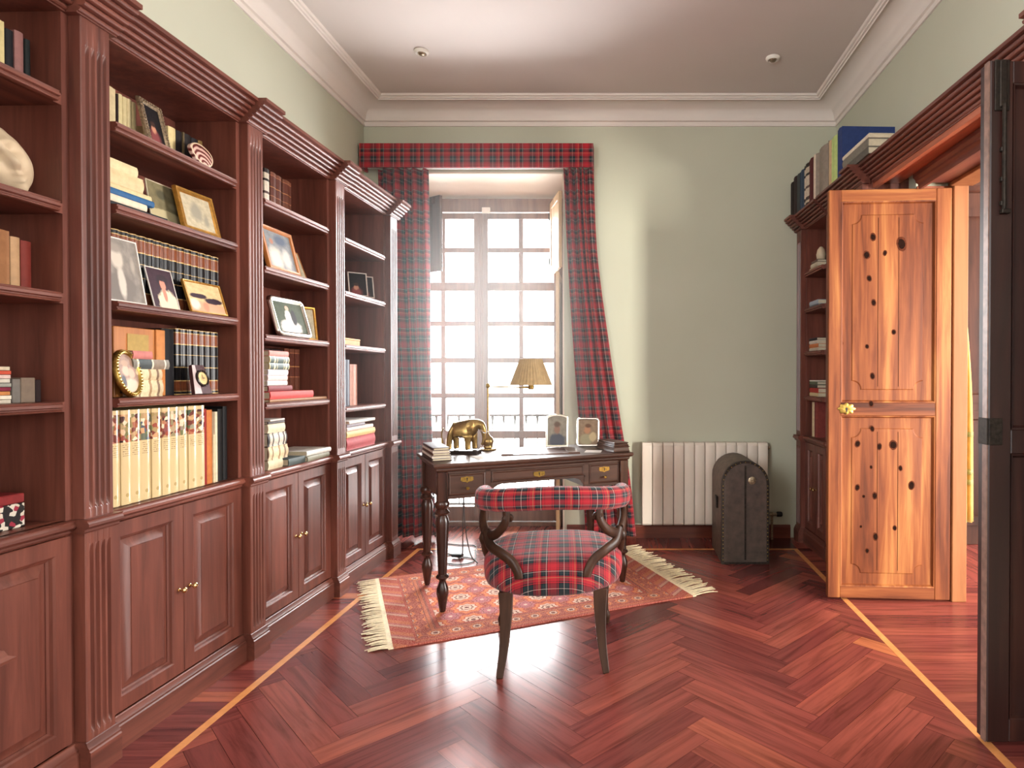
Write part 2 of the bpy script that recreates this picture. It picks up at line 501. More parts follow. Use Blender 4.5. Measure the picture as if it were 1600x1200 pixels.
def box(bm, x0, x1, y0, y1, z0, z1, bev=0.0, seg=1):
    x0, x1 = min(x0, x1), max(x0, x1)
    y0, y1 = min(y0, y1), max(y0, y1)
    z0, z1 = min(z0, z1), max(z0, z1)
    v = [bm.verts.new(p) for p in ((x0, y0, z0), (x1, y0, z0), (x1, y1, z0), (x0, y1, z0), (x0, y0, z1), (x1, y0, z1), (x1, y1, z1), (x0, y1, z1))]
    fs = [bm.faces.new([v[i] for i in q]) for q in ((3, 2, 1, 0), (4, 5, 6, 7), (0, 1, 5, 4), (1, 2, 6, 5), (2, 3, 7, 6), (3, 0, 4, 7))]
    if bev > 0:
        es = list({e for f in fs for e in f.edges})
        bmesh.ops.bevel(bm, geom=es, offset=bev, segments=seg, affect='EDGES', profile=0.5)
    return bm


def rings(bm, rs, close=True, cap0=True, cap1=True, uvf=None):
    """skin a list of rings (equal point counts)"""
    vr = [[bm.verts.new(p) for p in r] for r in rs]
    n = len(rs[0])
    l = bm.loops.layers.uv['uv']
    for i in range(len(vr) - 1):
        for j in range(n if close else n - 1):
            k = (j + 1) % n
            f = bm.faces.new((vr[i][j], vr[i][k], vr[i + 1][k], vr[i + 1][j]))
            if uvf:
                for lp, (a, b) in zip(f.loops, ((i, j), (i, j + 1), (i + 1, j + 1), (i + 1, j))):
                    lp[l].uv = uvf(a, b)
    if close and cap0:
        bm.faces.new(list(reversed(vr[0])))
    if close and cap1:
        bm.faces.new(vr[-1])
    return vr


def prism(bm, prof, axis, a0, a1):
    """extrude a closed outline. axis 'y': outline is (x, z); 'x': (y, z); 'z': (x, y)"""
    def P(p, a):
        return {'y': (p[0], a, p[1]), 'x': (a, p[0], p[1]), 'z': (p[0], p[1], a)}[axis]
    rings(bm, [[P(p, a0) for p in prof], [P(p, a1) for p in prof]])


def lathe(bm, prof, c=(0, 0, 0), seg=24, axis='z', cap=True):
    rs = []
    for r, h in prof:
        ring = []
        for k in range(seg):
            a = 2 * PI * k / seg
            u, v = r * math.cos(a), r * math.sin(a)
            p = {'z': (u, v, h), 'x': (h, u, v), 'y': (u, h, -v)}[axis]
            ring.append((c[0] + p[0], c[1] + p[1], c[2] + p[2]))
        rs.append(ring)
    rings(bm, rs, True, cap, cap)


def spline(pts, n=6):
    """Catmull-Rom through points (any dimension)"""
    out = []
    P = [pts[0]] + list(pts) + [pts[-1]]
    for i in range(1, len(P) - 2):
        for k in range(n):
            t = k / n
            out.append(tuple(0.5 * (2 * b + (c - a) * t + (2 * a - 5 * b + 4 * c - d) * t * t + (3 * b - a - 3 * c + d) * t ** 3)
                             for a, b, c, d in zip(P[i - 1], P[i], P[i + 1], P[i + 2])))
    out.append(tuple(P[-2]))
    return out


def tube(bm, pts, rad, seg=8, flat=1.0, up=(0, 0, 1), square=False):
    """sweep; rad number or list; flat scales the second axis"""
    P = [Vector(p) for p in pts]
    rs = []
    nprev = None
    for i, p in enumerate(P):
        t = (P[min(i + 1, len(P) - 1)] - P[max(i - 1, 0)]).normalized()
        if nprev is None:
            n = Vector(up).cross(t)
            if n.length < 1e-4:
                n = Vector((1, 0, 0)).cross(t)
        else:
            n = nprev - t * nprev.dot(t)
        n.normalize()
        nprev = n
        b = t.cross(n)
        r = rad if isinstance(rad, (int, float)) else rad[i]
        ring = []
        for k in range(seg):
            a = 2 * PI * (k + (0.5 if square else 0)) / seg
            ring.append(tuple(p + n * (math.cos(a) * r) + b * (math.sin(a) * r * flat)))
        rs.append(ring)
    rings(bm, rs)


def obj(name, bm, mat=None, parent=None, smooth=0, M4=None, fix=True):
    if fix:
        bmesh.ops.recalc_face_normals(bm, faces=bm.faces)
    me = bpy.data.meshes.new(name)
    if smooth:
        for f in bm.faces:
            f.smooth = True
        if smooth < 180:
            for e in bm.edges:
                if len(e.link_faces) == 2 and e.calc_face_angle(0) > R(smooth):
                    e.smooth = False
    bm.to_mesh(me)
    bm.free()
    o = bpy.data.objects.new(name, me)
    COL.objects.link(o)
    if mat:
        me.materials.append(MATS[mat] if isinstance(mat, str) else mat)
    if parent:
        o.parent = parent
    if M4 is not None:
        o.matrix_world = M4
    return o


def empty(name, M4=None):
    o = bpy.data.objects.new(name, None)
    COL.objects.link(o)
    o.empty_display_size = 0.05
    if M4 is not None:
        o.matrix_world = M4
    return o


def tag(o, label, cat=None, group=None, kind=None):
    if label:
        o['label'] = label
    if cat:
        o['category'] = cat
    if group:
        o['group'] = group
    if kind:
        o['kind'] = kind
    return o


def T(x=0, y=0, z=0):
    return Matrix.Translation((x, y, z))


def RZ(a):
    return Matrix.Rotation(R(a), 4, 'Z')


def RX(a):
    return Matrix.Rotation(R(a), 4, 'X')


def RY(a):
    return Matrix.Rotation(R(a), 4, 'Y')


def solid(o, th, off=0):
    m = o.modifiers.new('solid', 'SOLIDIFY')
    m.thickness = th
    m.offset = off
    return o


# ------------------------------------------------------------------ the room shell
XL, XR, YB, YF, ZC = -2.03, 1.63, 4.83, -2.7, 3.35
S = lambda o, label: tag(o, label, 'room', kind='structure')

# floor: 45 degree herringbone inside a pale inlay line, crosswise border boards outside it
IX0, IX1, IY1 = -1.508, 1.234, 4.50
bm = new()
tl = bm.loops.layers.uv.new('tone')
ul = bm.loops.layers.uv['uv']


def plank(bm, quadpts, L, W, tone, off):
    f = bm.faces.new([bm.verts.new((p[0], p[1], 0)) for p in quadpts])
    for lp, u in zip(f.loops, ((0, 0), (L, 0), (L, W), (0, W))):
        lp[ul].uv = (u[0] + off * 7.3, u[1] + off * 13.7)
        lp[tl].uv = (tone, off)


PL, PW = 0.60, 0.10
rng = random.Random(3)


def tone():
    t = rng.random()
    return 0.25 + 0.5 * t if rng.random() < 0.8 else t


c45, s45 = math.cos(R(45)), math.sin(R(45))


def r45(u, v):
    return (u * c45 - v * s45 - 0.137, u * s45 + v * c45 + 1.0)


N = 70
for k in range(-N, N):
    for j in range(-14, 14):
        # a herringbone course: each step shifts by one board width along the diagonal
        ox = k * PW + j * PL
        oy = k * PW - j * PL
        a = r45(ox, oy)
        if not (IX0 - 1 < a[0] < IX1 + 1 and YF - 1 < a[1] < IY1 + 1):
            continue
        g = 0.0006
        plank(bm, [r45(ox + g, oy + g), r45(ox + PL - g, oy + g), r45(ox + PL - g, oy + PW - g), r45(ox + g, oy + PW - g)], PL, PW, tone(), rng.random())
        ox2, oy2 = ox + 0, oy + PW
        plank(bm, [r45(ox2 + g, oy2 + g), r45(ox2 + g, oy2 + PL - g), r45(ox2 + PW - g, oy2 + PL - g), r45(ox2 + PW - g, oy2 + g)], PL, PW, tone(), rng.random())
for co, no in (((IX0 + 0.016, 0, 0), (-1, 0, 0)), ((IX1 - 0.016, 0, 0), (1, 0, 0)), ((0, IY1 - 0.016, 0), (0, 1, 0)), ((0, YF, 0), (0, -1, 0))):
    bmesh.ops.bisect_plane(bm, geom=bm.verts[:] + bm.edges[:] + bm.faces[:], plane_co=co, plane_no=no, clear_outer=True)
y = YF
while y < IY1:
    wdt = rng.uniform(0.075, 0.1)
    for xa, xb in ((XL - 0.02, IX0 - 0.016), (IX1 + 0.016, XR + 0.5)):
        plank(bm, [(xa, y), (xb, y), (xb, min(y + wdt, IY1) - 0.0008), (xa, min(y + wdt, IY1) - 0.0008)], xb - xa, wdt, tone(), rng.random())
    y += wdt
x = XL - 0.02
while x < XR + 0.5:
    wdt = rng.uniform(0.075, 0.1)
    plank(bm, [(x, IY1 + 0.016), (x, 5.6), (x + wdt - 0.0008, 5.6), (x + wdt - 0.0008, IY1 + 0.016)], 1.1, wdt, tone(), rng.random())
    x += wdt
x = XR + 0.5
while x < 5.2:
    plank(bm, [(x, -1.0), (x, 5.2), (x + 0.089, 5.2), (x + 0.089, -1.0)], 6, 0.09, tone(), rng.random())
    x += 0.09
box(bm, XL - 0.3, 5.3, YF - 0.1, 5.7, -0.12, -0.003)
fl = S(obj('floor', bm, 'floor_planks', fix=False), 'glossy red-brown herringbone parquet floor')
bm = new()
for xa in (IX0, IX1):
    box(bm, xa - 0.016, xa + 0.016, YF, IY1 + 0.016, -0.002, 0.0006)
box(bm, IX0 + 0.0165, IX1 - 0.0165, IY1 - 0.016, IY1 + 0.016, -0.002, 0.0006)
il = obj('inlay', bm, 'inlay_wood', fl)
tag(il, 'pale wooden inlay line round the herringbone')

bm = new()
box(bm, XL - 0.3, XL, -0.5, YB + 0.9, -0.1, ZC + 0.1)
box(bm, XL - 0.3, XL, YF - 0.2, -2.0, -0.1, ZC + 0.1)
box(bm, XL - 0.3, XL, -2.0, -0.5, -0.1, 0.95)
box(bm, XL - 0.3, XL, -2.0, -0.5, 2.85, ZC + 0.1)
S(obj('wall_left', bm, 'sage_paint'), 'sage green wall behind the long row of bookcases')
# back wall with the deep window opening (x -1.90 .. -0.47), splayed head
WX0, WX1, WZ = -1.92, -0.48, 2.84
YO = 5.52
bm = new()
box(bm, XL - 0.3, WX0, YB, YO, -0.1, ZC + 0.1)
box(bm, WX1, XR + 0.3, YB, YO, -0.1, ZC + 0.1)
prism(bm, [(YB, WZ), (YB, ZC + 0.1), (YO, ZC + 0.1), (YO, 2.73)], 'x', WX0, WX1)
S(obj('wall_back', bm, 'sage_paint'), 'sage green end wall pierced by the tall window')
bm = new()   # pale lining of the window recess
prism(bm, [(YB + 0.002, WZ - 0.012), (YB + 0.002, WZ + 0.0), (YO, 2.73), (YO, 2.718)], 'x', WX0 + 0.012, WX1 - 0.012)
box(bm, WX0, WX0 + 0.012, YB + 0.002, YO, 0.0, 2.85)
box(bm, WX1 - 0.012, WX1, YB + 0.002, YO, 0.0, 2.85)
S(obj('trim_1', bm, 'reveal_paint'), 'pale plaster lining of the deep window recess')
DY0, DY1, DZ = 2.06, 3.50, 2.34
bm = new()
box(bm, XR, XR + 0.28, -0.5, DY0, -0.1, ZC + 0.1)
box(bm, XR, XR + 0.28, YF - 0.2, -2.0, -0.1, ZC + 0.1)
box(bm, XR, XR + 0.28, -2.0, -0.5, -0.1, 0.9)
box(bm, XR, XR + 0.28, -2.0, -0.5, 2.75, ZC + 0.1)
box(bm, XR, XR + 0.28, DY1, YB + 0.9, -0.1, ZC + 0.1)
box(bm, XR, XR + 0.28, DY0, DY1, DZ, ZC + 0.1)
S(obj('wall_right', bm, 'sage_paint'), 'sage green wall above the right-hand bookcase and doorway')
bm = new()   # rear wall behind the camera
box(bm, XL, XR, YF - 0.2, YF, -0.1, ZC + 0.1)
S(obj('wall_front', bm, 'sage_paint'), 'sage green wall behind the viewpoint')
bm = new()
box(bm, XL - 0.3, XR + 0.3, YF - 0.2, YO, ZC, ZC + 0.15)
S(obj('ceiling', bm, 'ceiling_paint'), 'plain white plaster ceiling')

# plaster coving: flat band, cove, double bead
cp = [(0, 3.19), (0.012, 3.19), (0.014, 3.202), (0.006, 3.206), (0.006, 3.225), (0.022, 3.228), (0.026, 3.24)]
for k in range(9):
    a = k / 8 * PI / 2
    cp.append((0.026 + 0.135 * (1 - math.cos(a)), 3.243 + 0.085 * math.sin(a)))
cp += [(0.172, 3.328), (0.174, 3.320), (0.186, 3.316), (0.190, 3.324), (0.202, 3.324), (0.206, 3.332), (0.218, 3.334), (0.224, 3.349), (0.0, 3.349)]
bm = new()
path = []
for d, z in cp:
    path.append([(XL + d, YF + 0.0, z), (XL + d, YB - d, z), (XR - d, YB - d, z), (XR - d, YF + 0.0, z)])
vr = [[bm.verts.new(p) for p in r] for r in path]
for i in range(len(vr) - 1):
    for j in range(3):
        bm.faces.new((vr[i][j], vr[i][j + 1], vr[i + 1][j + 1], vr[i + 1][j]))
S(obj('trim_2', bm, 'plaster_white', smooth=40), 'white plaster coving with a double bead round the ceiling')

bm = new()
bp = [(0, 0), (-0.016, 0), (-0.016, 0.085), (-0.010, 0.098), (0, 0.102)]
prism(bm, [(YB + a, b) for a, b in bp], 'x', WX1 + 0.02, 1.28)
S(obj('baseboard_back', bm, 'baseboard_wood'), 'red-brown skirting board under the radiator')

# ceiling spotlights
for (px, py, lab) in ((-1.315, 4.02, 'left of the two white ceiling spotlights, above the window end of the bookcases'), (0.965, 4.10, 'right of the two white ceiling spotlights, above the trunk')):
    e = empty('ceiling_spotlight', T(px, py, ZC))
    bm = new()
    lathe(bm, [(0.024, -0.001), (0.046, -0.001), (0.047, -0.006), (0.042, -0.014), (0.034, -0.02), (0.03, -0.018), (0.028, -0.006), (0.024, -0.003)], seg=28, cap=False)
    obj('trim_ring', bm, 'white_trim', e, 60)
    bm = new()
    lathe(bm, [(0.001, -0.026), (0.016, -0.026), (0.022, -0.018), (0.027, -0.004)], seg=24, cap=False)
    obj('lamp_face', bm, 'antique_silver', e, 60)
    tag(e, lab, 'ceiling light', 'ceiling spotlights')

# ------------------------------------------------------------------ window 1: two glazed leaves, panes 2 x 7
WY = 5.24
win = S(empty('window_1', T(0, WY, 0)), 'tall two-leaf window of small panes in pale wood')
FX0, FX1, FM, FT = -1.90, -0.50, -1.215, 2.70
bm = new()
box(bm, FX0, FX0 + 0.045, -0.05, 0.06, 0.0, FT, 0.004)
box(bm, FX1 - 0.045, FX1, -0.05, 0.06, 0.0, FT, 0.004)
box(bm, FX0, FX1, -0.05, 0.06, FT - 0.07, FT + 0.04, 0.004)
box(bm, FX0, FX1, -0.05, 0.06, 0.0, 0.035, 0.004)
obj('window_frame', bm, 'window_wood', win)
zrows = [(2.335, 2.575), (2.045, 2.295), (1.72, 1.975), (1.415, 1.68), (1.115, 1.37), (0.80, 1.075), (0.62, 0.735)]
zrows += [(0.16, 0.44)]
for (a, b, nm) in ((FX0 + 0.047, FM - 0.001, 'left'), (FM + 0.001, FX1 - 0.047, 'right')):
    st = 0.058
    leaf = new()
    box(leaf, a, a + st, -0.03, 0.02, 0.04, FT - 0.075, 0.004)
    box(leaf, b - st, b, -0.03, 0.02, 0.04, FT - 0.075, 0.004)
    rails = [(0.04, zrows[-1][0])] + [(zrows[i][1], zrows[i - 1][0]) for i in range(len(zrows) - 1, 0, -1)] + [(zrows[0][1], FT - 0.075)]
    for z0, z1 in rails:
        box(leaf, a + st, b - st, -0.026, 0.016, z0, z1, 0.003)
    mx = (a + b) / 2
    for z0, z1 in zrows[:-1]:
        box(leaf, mx - 0.019, mx + 0.019, -0.024, 0.014, z0, z1, 0.003)
    lf = obj('window_leaf', leaf, 'window_wood', win)
    bm = new()
    for z0, z1 in zrows:
        box(bm, a + st - 0.004, b - st + 0.004, -0.006, -0.002, z0 - 0.004, z1 + 0.004)
    obj('pane', bm, 'window_glass', lf)
bm = new()
box(bm, FM - 0.022, FM + 0.022, -0.046, -0.03, 0.05, FT - 0.08, 0.006)
obj('meeting_bead', bm, 'window_wood', win)
bm = new()
box(bm, FM + 0.015, FM + 0.085, -0.062, -0.05, FT - 0.085, FT - 0.035, 0.004)
tag(obj('catch', bm, 'white_trim', win), 'small white catch at the top')
bm = new()
tube(bm, [(FM, -0.052, 0.9), (FM, -0.052, 2.5)], 0.006, 8)
obj('bolt', bm, 'window_wood', win)

# inside shutters: upper leaves folded back, right one catches the light
def shutter(hx, hy, ex, ey, z0, z1, mat, label):
    d = Vector((ex - hx, ey - hy, 0))
    L = d.length
    M4 = T(hx, hy, z0) @ Matrix.Rotation(math.atan2(d.y, d.x), 4, 'Z')
    H = z1 - z0
    e = empty('window_shutter', M4)
    bm = new()
    s = 0.06
    for b in ((0, s, 0, H), (L - s, L, 0, H), (s, L - s, 0, s), (s, L - s, H - s, H)):
        box(bm, b[0], b[1], -0.014, 0.014, b[2], b[3], 0.003)
    obj('shutter_frame', bm, mat, e)
    bm = new()
    for k in range(3):
        a = s + (L - 2 * s) * k / 3
        box(bm, a + 0.001, a + (L - 2 * s) / 3 - 0.001, -0.008, 0.008, s - 0.002, H - s + 0.002, 0.002)
    obj('shutter_panel', bm, mat, e)
    bm = new()
    for zz in (0.08, H - 0.14):
        tube(bm, [(-0.004, -0.016, zz), (-0.004, -0.016, zz + 0.06)], 0.006, 8)
    obj('hinge', bm, 'dark_iron', e)
    tag(e, label, 'shutter', 'inside window shutters')


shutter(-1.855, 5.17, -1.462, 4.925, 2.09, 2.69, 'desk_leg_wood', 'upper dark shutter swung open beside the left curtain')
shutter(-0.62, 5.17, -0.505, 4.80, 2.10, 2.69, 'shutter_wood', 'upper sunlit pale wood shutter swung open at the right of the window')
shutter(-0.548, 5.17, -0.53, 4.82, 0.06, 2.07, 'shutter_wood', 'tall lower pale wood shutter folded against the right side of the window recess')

# balcony outside
bm = new()
box(bm, -2.6, 0.4, 5.53, 6.05, -0.16, -0.04)
S(obj('trim_3', bm, 'plaster_white'), 'pale balcony slab outside the window')
rail = empty('balcony_railing', T(0, 5.92, -0.04))
bm = new()
tube(bm, [(-2.5, 0, 0.93), (0.3, 0, 0.93)], 0.014, 10)
tube(bm, [(-2.5, 0, 0.08), (0.3, 0, 0.08)], 0.012, 8)
obj('handrail', bm, 'dark_iron', rail)
for k in range(26):
    bm = new()
    x = -2.45 + k * 0.107
    lathe(bm, [(0.005, 0.09), (0.005, 0.45), (0.009, 0.47), (0.012, 0.5), (0.009, 0.53), (0.005, 0.55), (0.005, 0.84), (0.011, 0.88), (0.015, 0.918)], (x, 0, 0), 8)
    obj('baluster', bm, 'dark_iron', rail, 60)
tag(rail, 'dark iron balcony railing with slender balusters outside the window', 'railing')

# ------------------------------------------------------------------ pelmet and curtains
def cloth_box(bm, x0, x1, y0, y1, z0, z1):
    """front, two ends, top and a lipped underside, with metre uv"""
    fs = [([(x0, y0, z0), (x1, y0, z0), (x1, y0, z1), (x0, y0, z1)], [(x0, z0), (x1, z0), (x1, z1), (x0, z1)]),
          ([(x0, y1, z0), (x0, y0, z0), (x0, y0, z1), (x0, y1, z1)], [(x0 - (y1 - y0), z0), (x0, z0), (x0, z1), (x0 - (y1 - y0), z1)]),
          ([(x1, y0, z0), (x1, y1, z0), (x1, y1, z1), (x1, y0, z1)], [(x1, z0), (x1 + (y1 - y0), z0), (x1 + (y1 - y0), z1), (x1, z1)]),
          ([(x0, y0, z1), (x1, y0, z1), (x1, y1, z1), (x0, y1, z1)], [(x0, z1), (x1, z1), (x1, z1 + y1 - y0), (x0, z1 + y1 - y0)])]
    for p, u in fs:
        quad(bm, p, u)
    bmesh.ops.remove_doubles(bm, verts=bm.verts, dist=1e-5)


pel = empty('curtain_pelmet', T(0, 0, 0))
bm = new()
cloth_box(bm, -2.012, -0.247, 4.70, 4.828, 2.835, 3.015)
solid(obj('pelmet_cover', bm, 'tartan_cloth', pel), 0.016, -1)
bm = new()
box(bm, -1.98, -0.28, 4.775, 4.79, 2.85, 2.862)
obj('curtain_track', bm, 'white_trim', pel)
tag(pel, 'boxed red tartan pelmet across the top of the window', 'pelmet')


def curtain(name, label, top, mids, n, amp, ph):
    """cloth hanging in folds. top/mids: rows of (z, xa, xb)"""
    rows = spline([top] + mids, 8)
    NU = n * 14
    bm = new()
    l = bm.loops.layers.uv['uv']
    grid, uvs = [], []
    for ri, (z, xa, xb) in enumerate(rows):
        r, ur, s = [], [], 0.0
        prev = None
        for k in range(NU + 1):
            u = k / NU
            wob = 0.18 * math.sin(5.1 * u + 0.8 * z + ph)
            x = xa + (xb - xa) * (u + 0.02 * math.sin(2 * PI * n * u * 0.5 + ph))
            y = 4.752 + amp * (0.75 + 0.25 * math.sin(3 * u + ph)) * math.sin(2 * PI * (n * u + wob)) + 0.008 * math.sin(2.3 * z + 9 * u)
            p = Vector((x, y, z))
            if prev is not None:
                s += (p - prev).length
            prev = p
            r.append(bm.verts.new(p))
            ur.append(s)
        grid.append(r)
        uvs.append(ur)
    base = uvs[0]
    for i in range(len(grid) - 1):
        for k in range(NU):
            f = bm.faces.new((grid[i][k], grid[i][k + 1], grid[i + 1][k + 1], grid[i + 1][k]))
            for lp, (a, b) in zip(f.loops, ((i, k), (i, k + 1), (i + 1, k + 1), (i + 1, k))):
                lp[l].uv = (base[b], rows[a][0])
    o = obj(name, bm, 'tartan_cloth', smooth=180)
    solid(o, 0.004)
    return tag(o, label, 'curtain', 'tartan curtains')


curtain('curtain', 'long red tartan curtain hanging left of the window beside the bookcase', (2.84, -1.90, -1.51),
        [(2.0, -1.875, -1.50), (1.2, -1.82, -1.49), (0.6, -1.80, -1.47), (0.03, -1.80, -1.45)], 5, 0.036, 0.4)
curtain('curtain', 'long red tartan curtain flaring out right of the window beside the radiator', (2.84, -0.478, -0.252),
        [(2.2, -0.45, -0.225), (1.5, -0.41, -0.135), (1.0, -0.375, -0.06), (0.5, -0.34, 0.02), (0.03, -0.32, 0.07)], 4, 0.034, 1.3)

# ------------------------------------------------------------------ radiator
rd = empty('radiator', T(0.122, 4.722, 0.12))
SW = 0.0803
for k in range(12):
    bm = new()
    x0 = k * SW
    p = [(x0 + 0.0015, 0.09)]
    p += [(x0 + 0.0015, 0.012), (x0 + 0.004, 0.004), (x0 + 0.012, 0.0), (x0 + SW - 0.012, 0.0), (x0 + SW - 0.004, 0.004), (x0 + SW - 0.0015, 0.012), (x0 + SW - 0.0015, 0.09)]
    rings(bm, [[(a, b + 0.012, 0.0) for a, b in p], [(a, b, 0.012) for a, b in p], [(a, b, 0.612) for a, b in p], [(a, b + 0.012, 0.63) for a, b in p]])
    obj('radiator_section', bm, 'radiator_enamel', rd, 30)
bm = new()
lathe(bm, [(0.012, 0), (0.012, 0.035), (0.016, 0.036), (0.016, 0.05), (0.011, 0.052), (0.011, 0.075)], (12 * SW, 0.05, 0.075), 14, 'x')
tube(bm, [(12 * SW + 0.04, 0.05, 0.075), (12 * SW + 0.04, 0.05, -0.12)], 0.009, 10)
v = obj('valve', bm, 'antique_silver', rd, 40)
bm = new()
lathe(bm, [(0.016, 0.075), (0.02, 0.08), (0.02, 0.112), (0.016, 0.118)], (12 * SW, 0.05, 0.075), 18, 'x')
obj('valve_knob', bm, 'black_plastic', v, 40)
bm = new()
lathe(bm, [(0.014, 0), (0.014, 0.012), (0.008, 0.014), (0.006, 0.022)], (12 * SW, 0.05, 0.585), 12, 'x')
obj('bleed_plug', bm, 'antique_silver', rd, 40)
tag(rd, 'cream ribbed radiator on the back wall behind the trunk', 'radiator')

# ------------------------------------------------------------------ domed trunk standing on end
tk = empty('domed_trunk', T(0.798, 4.14, 0))
TW, TH, TD = 0.157, 0.69, 0.47


def arch(w, h, n=16, inset=0.0):
    w2 = w - inset
    pts = [(-w2, inset), (w2, inset)]
    for k in range(n + 1):
        a = PI * k / n
        pts.append((w2 * math.cos(a), (h - w) + (w2 * 1.0) * math.sin(a)))
    return pts


bm = new()
ar = arch(TW, TH)
prism(bm, [(a, b) for a, b in ar], 'y', 0.02, TD)
plain('trunk_hide', (92, 76, 64), 0.55, 0, 0.35, 30)
plain('trunk_face', (70, 56, 48), 0.5, 0, 0.35, 20)
obj('trunk_body', bm, 'trunk_hide', tk, 40)
bm = new()
prism(bm, arch(TW, TH, 16, 0.004), 'y', 0.0, 0.02)
obj('front_board', bm, 'trunk_face', tk, 40)
bm = new()
outer, inner = arch(TW, TH, 16, -0.002), arch(TW, TH, 16, 0.014)
rings(bm, [[(a, 0.03, b) for a, b in outer], [(a, -0.004, b) for a, b in outer], [(a, -0.004, b) for a, b in inner], [(a, 0.004, b) for a, b in inner]], True, False, False)
obj('edge_band', bm, 'iron', tk, 40)
bm = new()
for k in range(20):
    z = 0.03 + k * 0.026
    for sx in (-1, 1):
        lathe(bm, [(0.004, 0), (0.003, -0.003), (0.001, -0.004)], (sx * (TW - 0.008), -0.004, z), 6, 'y')
for k in range(1, 14):
    a = PI * k / 14
    lathe(bm, [(0.004, 0), (0.003, -0.003), (0.001, -0.004)], ((TW - 0.008) * math.cos(a), -0.004, TH - TW + (TW - 0.008) * math.sin(a)), 6, 'y')
tag(obj('studs', bm, 'aged_brass', tk), 'row of small metal studs')
bm = new()
lathe(bm, [(0.026, 0.0), (0.026, -0.004), (0.02, -0.007), (0.008, -0.008), (0.007, -0.003)], (0.045, 0, 0.56), 20, 'y')
obj('lock_plate', bm, 'antique_silver', tk, 40)
bm = new()
box(bm, -0.006, 0.006, -0.006, 0.0, 0.03, 0.66)
obj('centre_strap', bm, 'iron', tk)
bm = new()
box(bm, -TW - 0.012, -TW, 0.17, 0.2, 0.34, 0.4, 0.003)
box(bm, -TW - 0.016, -TW - 0.004, 0.15, 0.22, 0.40, 0.425, 0.003)
obj('side_latch', bm, 'iron', tk)
tag(tk, 'dark dome-topped wooden trunk standing on end in front of the radiator', 'trunk')

# ------------------------------------------------------------------ bookcases
LM = T(-1.6006, 4.40, 0) @ RZ(-1.404)      # left row: x points into the room, y away from the viewer
RM = T(1.300, 4.80, 0) @ RZ(182.0)         # right row: x points into the room, y towards the viewer
FACE, REC, BACK = -0.015, -0.055, -0.335
WOODV, WOODH = 'mahogany_vertical', 'mahogany_lengthwise'

CORN = [(0.0, 2.362), (0.006, 2.362)]
for k in range(5):
    # a run of rounded reeds with a sharp quirk between them, stepping out and up
    x0, z0 = 0.006 + k * 0.0165, 2.366 + k * 0.0165
    for a in (-70, -35, 0, 35, 70):
        CORN.append((x0 + 0.0005 + 0.0105 * math.cos(R(a - 20)), z0 + 0.0085 + 0.0085 * math.sin(R(a - 20))))
    CORN.append((x0 + 0.004, z0 + 0.0178))
CORN += [(0.094, 2.451), (0.094, 2.466)]
LEDGE = [(0.0, 0.766), (0.004, 0.766), (0.009, 0.772), (0.009, 0.778), (0.017, 0.781), (0.023, 0.788), (0.023, 0.796), (0.018, 0.802), (0.018, 0.805), (0.022, 0.81), (0.0, 0.81)]
PLINTH = [(0.0, 0.0), (0.016, 0.0), (0.016, 0.082), (0.012, 0.086), (0.012, 0.093), (0.006, 0.1), (0.003, 0.112), (0.0, 0.114)]
NOSE = [(0.0, -0.031), (0.004, -0.031), (0.011, -0.029), (0.013, -0.025), (0.009, -0.022), (0.009, -0.019), (0.017, -0.016), (0.017, -0.008), (0.012, -0.006), (0.014, -0.001), (0.012, 0.0), (0.0, 0.0)]


def band(bm, prof, xb, xback, ya, yb):
    p = [(xb + a, z) for a, z in prof]
    p = p + [(xback, p[-1][1]), (xback, p[0][1])]
    prism(bm, p, 'y', ya, yb)


def pilaster_mesh(ya, yb, z0, z1):
    """fluted upright: four grooves that run out to points at each end"""
    bm = new()
    W = yb - ya
    n, gw = 4, W * 0.135
    def section(depth, z):
        pts = [(REC + 0.0006, ya, z), (FACE - 0.003, ya, z), (FACE, ya + 0.003, z)]
        for k in range(n):
            c = ya + W * (0.2 + 0.2 * k)
            for m in range(7):
                t = m / 6
                pts.append((FACE - depth * math.sin(PI * t) ** 0.6, c - gw / 2 + gw * t, z))
        pts += [(FACE, yb - 0.003, z), (FACE - 0.003, yb, z), (REC + 0.0006, yb, z)]
        return pts
    return bm, section


def pilaster(name_parent, ya, yb):
    bm, sec = pilaster_mesh(ya, yb, 0, 0)
    d = 0.014
    zz = [(0.10, 0), (0.135, 0), (0.16, d), (0.705, d), (0.73, 0), (0.84, 0), (0.865, d), (2.255, d), (2.282, 0), (2.37, 0)]
    rings(bm, [sec(b, a) for a, b in zz])
    p = obj('pilaster', bm, WOODV, name_parent, 35)
    bm = new()
    band(bm, PLINTH, FACE, REC + 0.0006, ya - 0.006, yb + 0.006)
    obj('pilaster_foot', bm, WOODH, p, 30)
    bm = new()
    band(bm, LEDGE, FACE, REC + 0.0006, ya - 0.012, yb + 0.012)
    obj('pilaster_ledge', bm, WOODH, p, 30)
    bm = new()
    band(bm, CORN, FACE, REC + 0.0006, ya - 0.02, yb + 0.02)
    obj('pilaster_cornice', bm, WOODH, p, 30)
    return p


def rect_ring(bm, ya, yb, za, zb, steps, cap=False, back=None):
    """nested rectangles facing +x; steps are (inset, x)"""
    rs = []
    for ins, x in steps:
        rs.append([(x, ya + ins, za + ins), (x, yb - ins, za + ins), (x, yb - ins, zb - ins), (x, ya + ins, zb - ins)])
    rings(bm, rs, True, False, cap)


